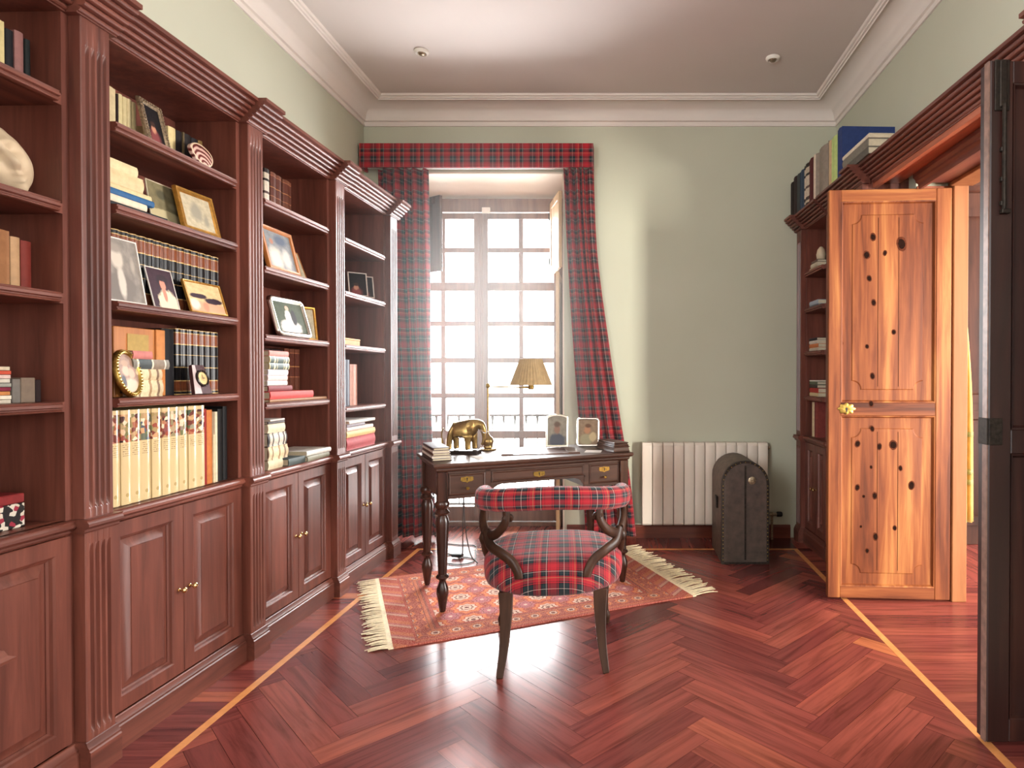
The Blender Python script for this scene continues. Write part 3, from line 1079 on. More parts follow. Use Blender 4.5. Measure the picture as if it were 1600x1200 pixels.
def cab_door(unit, ya, yb, za, zb, knob_y, knob_z=0.44):
    bm = new()
    x = REC + 0.004
    rect_ring(bm, ya, yb, za, zb, [(0.0, x - 0.02), (0.0, x - 0.002), (0.002, x), (0.050, x), (0.056, x - 0.004), (0.060, x - 0.012), (0.066, x - 0.016), (0.066, x - 0.02)])
    d = obj('door', bm, WOODV, unit, 25)
    bm = new()
    rect_ring(bm, ya + 0.064, yb - 0.064, za + 0.064, zb - 0.064, [(0.0, x - 0.019), (0.008, x - 0.018), (0.034, x - 0.006), (0.036, x - 0.003), (0.04, x - 0.003)], True)
    obj('raised_panel', bm, WOODV, d, 20)
    bm = new()
    lathe(bm, [(0.007, x), (0.007, x + 0.003), (0.004, x + 0.005), (0.0035, x + 0.012), (0.008, x + 0.017), (0.0115, x + 0.022), (0.0105, x + 0.027), (0.005, x + 0.03)], (0, knob_y, knob_z), 16, 'x')
    tag(obj('knob', bm, 'brass', d, 50), 'small brass knob')


def unit(M4, ya, yb, ia, ib, ea, eb, zs, label, posts, doors=True, group='mahogany bookcases', bay_cornice=True):
    e = empty('bookcase', M4)
    bm = new()
    box(bm, BACK, REC, ya, ia, 0.0, 2.38)
    box(bm, BACK, REC, ib, yb, 0.0, 2.38)
    box(bm, BACK, BACK + 0.012, ia, ib, 0.0, 2.38)
    box(bm, BACK, REC, ia, ib, 2.362, 2.38)
    obj('carcass', bm, WOODV, e)
    bm = new()
    box(bm, BACK, REC + 0.0, ya + 0.0, yb, 2.381, 2.44)
    obj('top_board', bm, WOODH, e)
    bm = new()
    box(bm, BACK + 0.012, REC, ia, ib, 0.775, 0.81)
    band(bm, LEDGE, REC + 0.002, REC - 0.01, ea + 0.0125, eb - 0.0125)
    obj('ledge', bm, WOODH, e, 30)
    for z in zs:
        bm = new()
        box(bm, BACK + 0.012, REC - 0.0, ia, ib, z - 0.031, z)
        band(bm, [(a, z + b) for a, b in NOSE], REC + 0.008, REC - 0.004, ia + 0.018, ib - 0.028)
        obj('shelf', bm, WOODH, e, 30)
    bm = new()
    band(bm, PLINTH, REC + 0.006, REC + 0.0004, ea + 0.0065, eb - 0.0065)
    obj('plinth', bm, WOODH, e, 30)
    bm = new()
    band(bm, CORN, REC + 0.004, REC + 0.0004, ea + 0.0205, eb - 0.0205)
    obj('cornice', bm, WOODH, e, 30)
    if doors:
        m = (ia + ib) / 2
        cab_door(e, ia - 0.012, m - 0.0015, 0.118, 0.762, m - 0.028)
        cab_door(e, m + 0.0015, ib + 0.012, 0.118, 0.762, m + 0.028)
    for a, b in posts:
        pilaster(e, a, b)
    tag(e, label, 'bookcase', group)
    return e


Z0 = (2.109, 1.779, 1.506, 1.175)
Z1 = (2.100, 1.827, 1.505, 1.180)
Z2 = (2.080, 1.767, 1.450, 1.130)
Z3 = (2.075, 1.760, 1.445, 1.073)
unit(LM, -3.32, -2.4285, -3.30, -2.505, -3.30, -2.481, Z0, 'nearest bookcase of the left row, holding the marble head, cut by the left edge', [(-2.481, -2.376)])
unit(LM, -2.4275, -1.6135, -2.350, -1.690, -2.376, -1.666, Z1, 'widest bookcase of the left row, with the cream volumes and three photographs', [(-1.666, -1.561)])
unit(LM, -1.6125, -0.834, -1.536, -0.908, -1.561, -0.886, Z2, 'bookcase of the left row with the silver-framed garden photograph', [(-0.886, -0.782)])
unit(LM, -0.833, 0.004, -0.757, -0.144, -0.782, -0.121, Z3, 'last bookcase of the left row, next to the left curtain', [(-0.121, -0.006)])

# right row: one full unit by the back wall, its cornice carried on over the doorway
unit(RM, 0.0, 0.575, 0.125, 0.535, 0.115, 0.575, (2.03, 1.76, 1.44, 1.11), 'right-hand bookcase in the far corner beside the trunk', [(0.01, 0.115)])
unit(RM, 0.576, 1.221, 0.605, 1.115, 0.576, 1.13, (2.03, 1.76, 1.44, 1.11), 'right-hand bookcase half hidden behind the open pine door', [(1.13, 1.22)])
ov = empty('overdoor_canopy', RM)
bm = new()
band(bm, CORN, REC - 0.02, REC - 0.05, 1.2425, 2.704)
obj('cornice', bm, WOODH, ov, 30)
bm = new()
box(bm, -0.235, REC - 0.02, 1.225, 2.72, 2.367, 2.384)
box(bm, REC - 0.045, REC - 0.02, 1.225, 2.72, 2.335, 2.366)
wood('lit_soffit_wood', (130, 64, 42), (160, 86, 60), (182, 106, 78), 'y', 0.4)  # mahogany with the orange light falling on it mixed into the colour
obj('soffit_board', bm, 'lit_soffit_wood', ov)
tag(ov, 'mahogany canopy with moulded cornice bridging the doorway between bookcases', 'overdoor')
unit(RM, 2.725, 4.4, 2.85, 4.36, 2.83, 4.4, (2.03, 1.76, 1.44, 1.11), 'right-hand bookcase behind the dark door, only its cornice showing', [(2.726, 2.83)], doors=False)

# ------------------------------------------------------------------ doorway: jambs, head moulding, two open leaves
bm = new()
box(bm, XR + 0.18, XR + 0.262, 3.435, 3.51, 0.0, 2.34, 0.004)
box(bm, XR + 0.155, XR + 0.285, 2.05, 2.10, 0.0, 2.34, 0.004)
box(bm, XR + 0.155, XR + 0.285, 2.10, 3.435, 2.305, 2.345, 0.004)
S(obj('trim_4', bm, 'jamb_wood'), 'pale pine door frame in the doorway')
bm = new()
prism(bm, [(XR + 0.17, 2.322), (XR - 0.002, 2.322), (XR - 0.002, 2.285), (XR - 0.016, 2.285), (XR - 0.022, 2.3), (XR - 0.022, 2.312), (XR - 0.036, 2.322), (XR - 0.036, 2.332), (XR - 0.05, 2.345), (XR - 0.05, 2.366), (XR - 0.001, 2.366), (XR - 0.001, 2.338), (XR + 0.17, 2.338)], 'y', 2.11, 3.43)
S(obj('trim_5', bm, WOODH, smooth=30), 'dark moulding along the head of the doorway')


bm = new()
box(bm, XR + 0.001, XR + 0.178, 3.486, 3.4995, 0.0, 2.321, 0.002)
S(obj('trim_6', bm, 'lit_soffit_wood'), 'reddish wooden lining of the doorway behind the pine leaf')


def notched(y0, y1, z0, z1, r):
    """rectangle with scooped corners, (x, z) points"""
    pts = []
    for cx, cz, a0 in ((y0, z0, 90), (y1, z0, 180), (y1, z1, 270), (y0, z1, 0)):
        seq = []
        for k in range(7):
            a = R(a0 - 90 * k / 6) if True else 0
            seq.append((cx + r * math.cos(a), cz + r * math.sin(a)))
        pts += seq
    return pts


def leaf_door(e, W, H, th, fw, mid, wv, wh, field, sunk=0.012):
    """two fielded panels between stiles and rails; face towards -y, hinge at x = W"""
    zr = [(0.0, fw), (mid - fw * 0.55, mid + fw * 0.55), (H - fw, H)]
    bm = new()
    box(bm, 0, fw * 1.05, 0, th, 0, H, 0.004)
    st = obj('stile', bm, wv, e)
    bm = new()
    box(bm, W - fw * 1.25, W, 0, th, 0, H, 0.004)
    obj('stile', bm, wv, e)
    for a, b in zr:
        bm = new()
        box(bm, fw * 1.05 - 0.001, W - fw * 1.25 + 0.001, 0.0015, th - 0.0015, a, b, 0.003)
        obj('rail', bm, wh, e)
    xa, xb = fw * 1.05, W - fw * 1.25
    for (za, zb) in ((fw, mid - fw * 0.55), (mid + fw * 0.55, H - fw)):
        bm = new()
        box(bm, xa - 0.001, xb + 0.001, sunk, th - sunk, za - 0.001, zb + 0.001)
        # moulded lip where the panel meets the frame
        lip = [(0.0, 0.001), (0.006, 0.002), (0.012, sunk - 0.002), (0.014, sunk)]
        rs = [[(xa + i, y, za + i), (xb - i, y, za + i), (xb - i, y, zb - i), (xa + i, y, zb - i)] for i, y in lip]
        rings(bm, rs, True, False, False)
        p = obj('door_panel', bm, wv, e)
        if field:
            bm = new()
            o_ = notched(xa + 0.06, xb - 0.06, za + 0.07, zb - 0.07, 0.05)
            i1 = notched(xa + 0.066, xb - 0.066, za + 0.076, zb - 0.076, 0.05)
            i2 = notched(xa + 0.072, xb - 0.072, za + 0.082, zb - 0.082, 0.05)
            rings(bm, [[(a, sunk + 0.001, b) for a, b in o_], [(a, sunk - 0.004, b) for a, b in i1], [(a, sunk - 0.0045, b) for a, b in i2]], True, False, True)
            f = obj('raised_field', bm, wv, p, 20)
            bm = new()    # joints between the three boards of the field
            for t in (0.36, 0.66):
                x = xa + 0.07 + (xb - xa - 0.14) * t
                box(bm, x - 0.0012, x + 0.0012, sunk - 0.0052, sunk - 0.003, za + 0.09, zb - 0.09)
            obj('board_joint', bm, 'knot', f)
    return zr


dr = empty('door_1', T(1.133, 3.476, 0.012) @ RZ(-4.0))
PW_, PH_ = 0.665, 2.283
leaf_door(dr, PW_, PH_, 0.042, 0.066, 1.06, 'pine_upright', 'pine_rail', True, 0.017)
# knots, where the photograph shows them (x, z on the leaf)
KN = [(0.245, 2.02, .014), (0.4, 1.98, .024), (0.21, 1.92, .016), (0.225, 1.79, .012), (0.25, 1.655, .012), (0.245, 1.245, .012), (0.36, 1.49, .010),
      (0.215, 1.41, .009), (0.075, 1.43, .010), (0.36, 0.86, .018), (0.245, 0.95, .011), (0.285, 0.85, .012), (0.165, 0.865, .013), (0.40, 0.73, .010),
      (0.165, 0.62, .012), (0.26, 0.575, .013), (0.46, 0.635, .016), (0.265, 0.345, .014), (0.37, 0.395, .010), (0.22, 0.265, .010), (0.24, 0.735, .007),
      (0.20, 0.57, .007), (0.185, 0.4, .006), (0.235, 1.09, .012), (0.07, 1.06, .012), (0.31, 1.93, .010)]
bm, bm2 = new(), new()
rk = random.Random(5)
for x, z, r in KN:
    infield = 0.13 < x < 0.51
    inrail = abs(z - 1.06) < 0.036
    y = -0.0004 if (x < 0.069 or x > 0.57) else (0.001 if inrail else (0.0122 if infield else 0.0166))
    for b, rr, yy in ((bm2, r * 1.5, y), (bm, r * 1.05, y - 0.0005)):
        ring = []
        for k in range(14):
            a = 2 * PI * k / 14
            q = rr * (1 + 0.07 * math.sin(2 * a + x * 40) + 0.06 * rk.uniform(-1, 1))
            ring.append(b.verts.new((x + q * 0.8 * math.cos(a), yy, z + q * 1.1 * math.sin(a))))
        b.faces.new(ring)
kr = obj('knot_ring', bm2, 'knot_ring', dr)
kk = obj('knots', bm, 'knot', dr)
tag(kk, 'dark round knots in the pine')
tag(kr, 'brown rings round the knots')
bm = new()   # brass escutcheon, lobed
pts = []
for k in range(40):
    a = 2 * PI * k / 40
    q = 1 + 0.12 * math.cos(8 * a)
    pts.append((0.036 * q * math.cos(a) * (1 + 0.25 * abs(math.cos(a))), 0.030 * q * math.sin(a)))
rings(bm, [[(0.10 + a, 0.001, 1.062 + b) for a, b in pts], [(0.10 + a, -0.003, 1.062 + b) for a, b in pts], [(0.10 + a * 0.7, -0.006, 1.062 + b * 0.7) for a, b in pts], [(0.10 + a * 0.3, -0.005, 1.062 + b * 0.3) for a, b in pts]])
es = obj('escutcheon', bm, 'aged_brass', dr, 40)
tag(es, 'ornate lobed brass lock plate')
bm = new()
box(bm, 0.0965, 0.1035, -0.0075, -0.004, 1.045, 1.058)
lathe(bm, [(0.006, -0.004), (0.006, -0.0076)], (0.10, 0, 1.062), 12, 'y')
obj('keyhole', bm, 'black_plastic', es)
tag(dr, 'open pine door leaf with dark knots and a brass lock plate, standing in the doorway', 'door', kind='structure')

# dark leaf: seen almost flat on, its pale-striped edge towards the viewpoint's left
dd = empty('door_2', T(1.222, 2.09, 0.012) @ RZ(1.5))
leaf_door(dd, 0.66, 2.30, 0.06, 0.075, 1.02, 'dark_door_wood', 'dark_door_wood', False, 0.016)
bm = new()
box(bm, -0.0035, 0.0, 0.004, 0.03, 0.0, 2.30)
plain('pale_edge', (120, 92, 80), 0.35, 0, 0.3, 30)
tag(obj('pale_edge', bm, 'pale_edge', dd), 'paler strip along the edge of the leaf')
bm = new()   # long iron bolt at the top
box(bm, 0.012, 0.062, -0.006, 0.001, 2.13, 2.30, 0.002)
box(bm, 0.026, 0.05, -0.012, -0.005, 2.14, 2.295, 0.003)
tube(bm, [(0.04, -0.012, 2.15), (0.04, -0.012, 1.80)], 0.007, 8)
for z in (1.82, 1.9, 2.0):
    box(bm, 0.03, 0.05, -0.014, 0.001, z - 0.008, z + 0.008, 0.002)
box(bm, 0.03, 0.06, -0.02, 0.0, 1.785, 1.80, 0.002)
tag(obj('bolt', bm, 'iron', dd), 'long hand-forged iron bolt')
bm = new()
box(bm, -0.006, 0.0, 0.0, 0.05, 1.01, 1.10, 0.001)
box(bm, 0.0, 0.045, -0.005, 0.0, 1.01, 1.10, 0.001)
tag(obj('latch_plate', bm, 'iron', dd), 'dark iron latch plate at mid height')
tag(dd, 'dark brown door leaf with an iron bolt, cut by the right edge', 'door', kind='structure')

# ------------------------------------------------------------------ the room beyond
bm = new()
box(bm, 1.91, 5.3, 5.05, 5.2, 0, ZC)
box(bm, 5.2, 5.3, -1.0, 1.85, 0, ZC)
box(bm, 5.2, 5.3, 3.95, 5.2, 0, ZC)
box(bm, 5.2, 5.3, 1.85, 3.95, 0, 0.5)
box(bm, 5.2, 5.3, 1.85, 3.95, 2.5, ZC)
box(bm, 5.12, 5.3, -1.1, -1.0, 0, ZC)
box(bm, 1.91, 4.15, -1.1, -1.0, 0, ZC)
box(bm, 4.15, 5.12, -1.1, -1.0, 2.4, ZC)
S(obj('wall_beyond', bm, 'next_room_paint'), 'plain walls of the room beyond the doorway')
bm = new()
box(bm, 1.91, 5.3, -1.1, 5.2, ZC, ZC + 0.1)
S(obj('ceiling_beyond', bm, 'ceiling_paint'), 'ceiling of the room beyond the doorway')
wb = empty('dark_cupboard', T(2.35, 4.62, 0))
bm = new()
box(bm, 0, 1.1, 0.0, 0.4, 0, 2.62, 0.004)
obj('carcass', bm, 'cupboard_wood', wb)
bm = new()
prism(bm, [(0.0, 2.62), (-0.02, 2.63), (-0.05, 2.66), (-0.05, 2.69), (0.4, 2.69), (0.4, 2.62)], 'x', -0.03, 1.13)
obj('cornice', bm, 'cupboard_wood', wb)
for k in range(2):
    for (za, zb) in ((0.15, 1.0), (1.06, 2.5)):
        bm = new()
        xa, xb = 0.03 + k * 0.53, 0.53 + k * 0.53
        rs = [[(xa + i, y, za + i), (xb - i, y, za + i), (xb - i, y, zb - i), (xa + i, y, zb - i)] for i, y in ((0, 0.0), (0, -0.018), (0.06, -0.018), (0.07, -0.004), (0.1, -0.012))]
        rings(bm, rs, True, False, True)
        obj('door', bm, 'cupboard_wood', wb, 20)
tag(wb, 'dark panelled cupboard glimpsed through the doorway in the next room', 'cupboard')
# yellow hanging behind the jamb
bm = new()
l = bm.loops.layers.uv['uv']
rows = [(1.95, 1.925, 1.965), (1.6, 1.925, 2.0), (1.1, 1.925, 2.035), (0.40, 1.925, 2.045)]
rows = spline(rows, 5)
g = []
for z, xa, xb in rows:
    g.append([bm.verts.new((xa + (xb - xa) * k / 24, 3.62 + 0.016 * math.sin(k * 0.9) + 0.02 * k / 24, z)) for k in range(25)])
for i in range(len(g) - 1):
    for k in range(24):
        bm.faces.new((g[i][k], g[i][k + 1], g[i + 1][k + 1], g[i + 1][k]))
yc = obj('yellow_curtain', bm, 'yellow_curtain_cloth', smooth=180)
solid(yc, 0.004)
for z in (0.62, 0.68, 0.9):
    bm = new()
    gg = []
    for zz in (z, z + 0.03):
        gg.append([bm.verts.new((1.923 + 0.115 * k / 24, 3.613 + 0.016 * math.sin(k * 0.9) + 0.02 * k / 24, zz)) for k in range(25)])
    for k in range(24):
        bm.faces.new((gg[0][k], gg[0][k + 1], gg[1][k + 1], gg[1][k]))
    solid(obj('border_band', bm, 'curtain_band', yc, 180), 0.003)
tag(yc, 'yellow hanging with greenish bands behind the pine door frame', 'curtain')

# corner of a small table just inside the left edge
st = empty('side_table', T(-1.46, 1.10, 0))
bm = new()
rings(bm, [[(-x, -y, z), (x, -y, z), (x, y, z), (-x, y, z)] for x, y, z in ((0.135, 0.195, 0.632), (0.137, 0.197, 0.638), (0.147, 0.207, 0.642), (0.159, 0.219, 0.648), (0.159, 0.219, 0.654), (0.150, 0.21, 0.66), (0.146, 0.206, 0.672), (0.142, 0.202, 0.674))])
obj('table_top', bm, 'mahogany_lengthwise', st, 30)
for sx in (-1, 1):
    for sy in (-1, 1):
        bm = new()
        lathe(bm, [(0.012, 0.0), (0.014, 0.02), (0.011, 0.1), (0.016, 0.4), (0.02, 0.42), (0.015, 0.44), (0.018, 0.631)], (sx * 0.095, sy * 0.15, 0), 14)
        obj('leg', bm, 'mahogany_vertical', st, 40)
tag(st, 'moulded corner of a small wooden table just inside the left edge', 'table')

# ------------------------------------------------------------------ rug
rug = empty('fringed_rug', T(-0.574, 3.672, 0) @ RZ(25.0))
bm = new()
l = bm.loops.layers.uv['uv']
NX, NY = 40, 28
th = 0.008
gv = []
for j in range(NY + 1):
    row = []
    for i in range(NX + 1):
        x, yy = -RUG_L / 2 + RUG_L * i / NX, -RUG_W / 2 + RUG_W * j / NY
        wv = 0.0012 * math.sin(9 * x + 2) * math.sin(7 * yy)
        row.append((x, yy + 0.006 * math.sin(4 * x), th + wv))
    gv.append([bm.verts.new(p) for p in row])
for j in range(NY):
    for i in range(NX):
        f = bm.faces.new((gv[j][i], gv[j][i + 1], gv[j + 1][i + 1], gv[j + 1][i]))
        for lp, (a, b) in zip(f.loops, ((i, j), (i + 1, j), (i + 1, j + 1), (i, j + 1))):
            lp[l].uv = (-RUG_L / 2 + RUG_L * a / NX, -RUG_W / 2 + RUG_W * b / NY)
ext = bmesh.ops.extrude_face_region(bm, geom=bm.faces[:])
for v in ext['geom']:
    if isinstance(v, bmesh.types.BMVert):
        v.co.z = 0.001
obj('rug_pile', bm, 'rug_pile', rug, 40)
rf = random.Random(11)
for sx in (-1, 1):
    bm = new()
    x0 = sx * RUG_L / 2
    box(bm, x0 - (0.0 if sx > 0 else 0.022), x0 + (0.022 if sx > 0 else 0.0), -RUG_W / 2, RUG_W / 2, 0.001, 0.0075)
    nstr = 84
    for k in range(nstr):
        yy = -RUG_W / 2 + RUG_W * (k + 0.5) / nstr
        L_ = rf.uniform(0.07, 0.11) * (1.7 if sx > 0 else 1.0)
        dyy = rf.uniform(-0.02, 0.02) + (0.02 if sx > 0 else 0)
        z1 = rf.uniform(0.003, 0.012 if sx < 0 else 0.022)
        pts = [(x0 + sx * 0.018, yy, 0.006), (x0 + sx * (0.02 + L_ * 0.5), yy + dyy * 0.4, 0.004 + z1 * 0.5), (x0 + sx * (0.02 + L_), yy + dyy, 0.0045)]
        tube(bm, spline(pts, 3), [0.0042] * 3 + [0.0046] * 2 + [0.003] * 2, 5, 0.7)
    fr = obj('fringe', bm, 'fringe_cotton', rug, 60)
    tag(fr, 'cream cotton fringe along the %s end' % ('right' if sx > 0 else 'left'), kind='stuff')
tag(rug, 'red patterned oriental rug with cream fringes lying under the desk', 'rug')

# ------------------------------------------------------------------ desk
DM = T(-0.605, 3.73, 0.009) @ RZ(27.0)
dk = empty('writing_desk', DM)
DX, DYH = 0.585, 0.288
bm = new()
prof = [(0.0, 0.742), (0.006, 0.745), (0.012, 0.753), (0.012, 0.76), (0.024, 0.766), (0.03, 0.776), (0.03, 0.783), (0.026, 0.788)]
rs = []
for o_, z in prof:
    x, y = 0.555 + o_, 0.258 + o_
    rs.append([(-x, -y, z), (x, -y, z), (x, y, z), (-x, y, z)])
rings(bm, rs)
obj('desk_top', bm, 'desk_wood', dk)
bm = new()
box(bm, -0.54, 0.54, 0.232, 0.252, 0.60, 0.744)
for s in (-1, 1):
    box(bm, s * 0.545, s * 0.525, -0.25, 0.25, 0.60, 0.744)
    box(bm, s * 0.30, s * 0.285, -0.235, 0.235, 0.60, 0.744)
box(bm, -0.54, -0.29, -0.235, 0.24, 0.595, 0.607)
box(bm, 0.29, 0.54, -0.235, 0.24, 0.595, 0.607)
box(bm, -0.29, 0.29, -0.235, 0.24, 0.655, 0.662)
# front rails round the drawers and the arched kneehole corners
box(bm, -0.54, 0.54, -0.252, -0.23, 0.73, 0.744)
box(bm, -0.54, -0.285, -0.252, -0.23, 0.595, 0.612)
box(bm, 0.285, 0.54, -0.252, -0.23, 0.595, 0.612)
box(bm, -0.285, 0.285, -0.252, -0.23, 0.655, 0.668)
for s in (-1, 1):
    box(bm, s * 0.275, s * 0.305, -0.252, -0.23, 0.595, 0.744)
    box(bm, s * 0.535, s * 0.505, -0.252, -0.23, 0.595, 0.744)
    arc = [(s * 0.276, 0.596)] + [(s * (0.276 - 0.075 + 0.075 * math.cos(a)), 0.596 + 0.06 * math.sin(a)) for a in [PI / 2 * k / 6 for k in range(7)]] + [(s * 0.2, 0.657), (s * 0.276, 0.657)]
    prism(bm, arc, 'x', 0, 0) if False else rings(bm, [[(p[0], -0.25, p[1]) for p in arc], [(p[0], -0.236, p[1]) for p in arc]])
obj('desk_apron', bm, 'desk_wood', dk)


def drawer(xa, xb, za, zb, kn):
    bm = new()
    rs = [[(xa + i, y, za + i), (xb - i, y, za + i), (xb - i, y, zb - i), (xa + i, y, zb - i)] for i, y in ((0, -0.236), (0, -0.254), (0.006, -0.257), (0.012, -0.252), (0.016, -0.252))]
    rings(bm, rs, True, False, True)
    d = obj('drawer', bm, 'desk_wood', dk, 20)
    cx = (xa + xb) / 2
    bm = new()
    zz = zb - 0.032
    pts = [(cx - 0.034, zz - 0.006), (cx - 0.026, zz - 0.012), (cx - 0.008, zz - 0.015), (cx, zz - 0.02), (cx + 0.008, zz - 0.015), (cx + 0.026, zz - 0.012), (cx + 0.034, zz - 0.006),
           (cx + 0.032, zz + 0.011), (cx + 0.01, zz + 0.012), (cx, zz + 0.015), (cx - 0.01, zz + 0.012), (cx - 0.032, zz + 0.011)]
    rings(bm, [[(a, -0.2515, b) for a, b in pts], [(a, -0.2555, b) for a, b in pts]])
    ep = obj('escutcheon', bm, 'aged_brass', d)
    bm = new()
    lathe(bm, [(0.004, -0.2555), (0.004, -0.2562)], (cx, 0, zz + 0.002), 10, 'y')
    box(bm, cx - 0.002, cx + 0.002, -0.2562, -0.2555, zz - 0.01, zz)
    obj('keyhole', bm, 'black_plastic', ep)
    if kn:
        bm = new()
        lathe(bm, [(0.005, -0.252), (0.004, -0.262), (0.008, -0.268), (0.009, -0.274), (0.004, -0.279)], (cx, 0, za + 0.035), 12, 'y')
        obj('knob', bm, 'aged_brass', d, 40)


drawer(-0.503, -0.307, 0.614, 0.728, True)
drawer(0.307, 0.503, 0.614, 0.728, True)
drawer(-0.273, 0.273, 0.67, 0.728, False)
for sx in (-1, 1):
    for sy in (-1, 1):
        bm = new()
        c = (sx * 0.533, sy * 0.24, 0)
        box(bm, c[0] - 0.027, c[0] + 0.027, c[1] - 0.027, c[1] + 0.027, 0.585, 0.742, 0.003)
        lathe(bm, [(0.0122, 0.0), (0.0159, 0.004), (0.0195, 0.03), (0.0268, 0.075), (0.0317, 0.10), (0.0305, 0.125), (0.0207, 0.15), (0.0171, 0.165), (0.0195, 0.172), (0.0317, 0.18), (0.0342, 0.187),
                   (0.0293, 0.195), (0.0226, 0.2), (0.0232, 0.22), (0.0281, 0.33), (0.0329, 0.43), (0.0354, 0.48), (0.0293, 0.50), (0.0244, 0.512), (0.0366, 0.52), (0.0390, 0.528), (0.0317, 0.537), (0.0268, 0.545), (0.0366, 0.56), (0.0390, 0.575), (0.0329, 0.586)], c, 20)
        obj('leg', bm, 'desk_leg_wood', dk, 40)
tag(dk, 'dark wooden writing desk with turned legs standing on the rug before the window', 'desk')
ZD = 0.788 + 0.009 + 0.0002


def on_desk(x, y, rot=0.0, z=0.0):
    return T(-0.605, 3.73, 0) @ RZ(27.0) @ T(x, y, ZD + z) @ RZ(rot)


# ------------------------------------------------------------------ chair, seen from behind
CM = T(-0.335, 2.880, 0) @ RZ(6.0)
ch = empty('tub_chair', CM)


def seat_outline(ins, n=44):
    """plan of the seat: broad rounded front, rounder back"""
    pts = []
    for k in range(n):
        a = 2 * PI * k / n
        ca, sa = math.cos(a), math.sin(a)
        p = 2.6
        q = (abs(ca) ** p + abs(sa) ** p) ** (-1 / p)
        x = (0.305 - ins) * q * ca
        y = (0.29 - ins) * q * sa
        if y < 0:
            x *= 1 - 0.13 * (y / 0.29) ** 2
        pts.append((x, y))
    return pts


bm = new()
lv = [(0.05, 0.325), (0.016, 0.328), (0.000, 0.338), (-0.009, 0.36), (-0.012, 0.395), (-0.010, 0.43), (-0.003, 0.452), (0.010, 0.467), (0.03, 0.477), (0.07, 0.485), (0.13, 0.492), (0.20, 0.497), (0.255, 0.499)]
rs = [[(x, y, z) for x, y in seat_outline(i)] for i, z in lv]
vr = [[bm.verts.new(p) for p in r] for r in rs]
l = bm.loops.layers.uv['uv']
n = len(rs[0])


def seat_uv(p, i):
    """stripes run straight over the top and down the sides"""
    if i >= 7:
        return (p[0], p[1])
    return (p[0] * 1.0 + 0.0, p[1] * 0.35 - (0.463 - p[2]) * (1.0 if p[1] < 0 else -1.0))


for i in range(len(vr) - 1):
    for j in range(n):
        k = (j + 1) % n
        f = bm.faces.new((vr[i][j], vr[i][k], vr[i + 1][k], vr[i + 1][j]))
        for lp in f.loops:
            c = lp.vert.co
            lp[l].uv = (c.x, c.y * 1.0 - max(0, 0.472 - c.z) * (1 if c.y < 0 else -1))
f = bm.faces.new(vr[-1])
for lp in f.loops:
    lp[l].uv = (lp.vert.co.x, lp.vert.co.y)
f = bm.faces.new(list(reversed(vr[0])))
obj('seat', bm, 'tartan_upholstery', ch, 180)
bm = new()
rings(bm, [[(x, y, z) for x, y in seat_outline(i)] for i, z in ((0.09, 0.318), (0.075, 0.319), (0.075, 0.345), (0.09, 0.347))])
obj('seat_frame', bm, 'chair_wood', ch)

# horseshoe top rail: path in plan from the left arm end round the back to the right arm end
path = [(0.312, 0.085, 0.694), (0.319, 0.03, 0.700), (0.316, -0.06, 0.709), (0.292, -0.155, 0.720), (0.23, -0.235, 0.730), (0.13, -0.28, 0.740), (0.0, -0.292, 0.745)]
path = [(-a, b, c) for a, b, c in path] + list(reversed(path[:-1]))
pp = spline(path, 6)
bm = new()
l = bm.loops.layers.uv['uv']
P = [Vector(p) for p in pp]
SEG = 18
rr, arc = [], 0
ringsv, uvv = [], []
for i, p in enumerate(P):
    t = (P[min(i + 1, len(P) - 1)] - P[max(i - 1, 0)])
    t.z = 0
    t.normalize()
    nrm = Vector((0, 0, 1)).cross(t) * -1      # outwards
    if i:
        arc += (P[i] - P[i - 1]).length
    d = min(i, len(P) - 1 - i)
    e_ = math.sqrt(max(0.0, 1 - (1 - min(1, d / 5)) ** 2)) if d < 5 else 1.0
    e_ = max(0.12, e_)
    ro, rz = 0.036 * e_, 0.049 * e_
    row, ru = [], []
    for k in range(SEG):
        a = 2 * PI * k / SEG
        q = (abs(math.cos(a)) ** 2.6 + abs(math.sin(a)) ** 2.6) ** (-1 / 2.6)
        row.append(tuple(p + nrm * (ro * q * math.cos(a)) + Vector((0, 0, rz * q * math.sin(a)))))
        ru.append(k * 0.27 / SEG)
    ringsv.append([bm.verts.new(v) for v in row])
    uvv.append(arc)
for i in range(len(ringsv) - 1):
    for k in range(SEG):
        k2 = (k + 1) % SEG
        f = bm.faces.new((ringsv[i][k], ringsv[i][k2], ringsv[i + 1][k2], ringsv[i + 1][k]))
        for lp, (a, b) in zip(f.loops, ((i, k), (i, k + 1), (i + 1, k + 1), (i + 1, k))):
            lp[l].uv = (uvv[a] + 0.03, 0.02 + 0.11 * math.sin(2 * PI * b / SEG))
bm.faces.new(list(reversed(ringsv[0])))
bm.faces.new(ringsv[-1])
obj('back_rail', bm, 'tartan_upholstery', ch, 180)

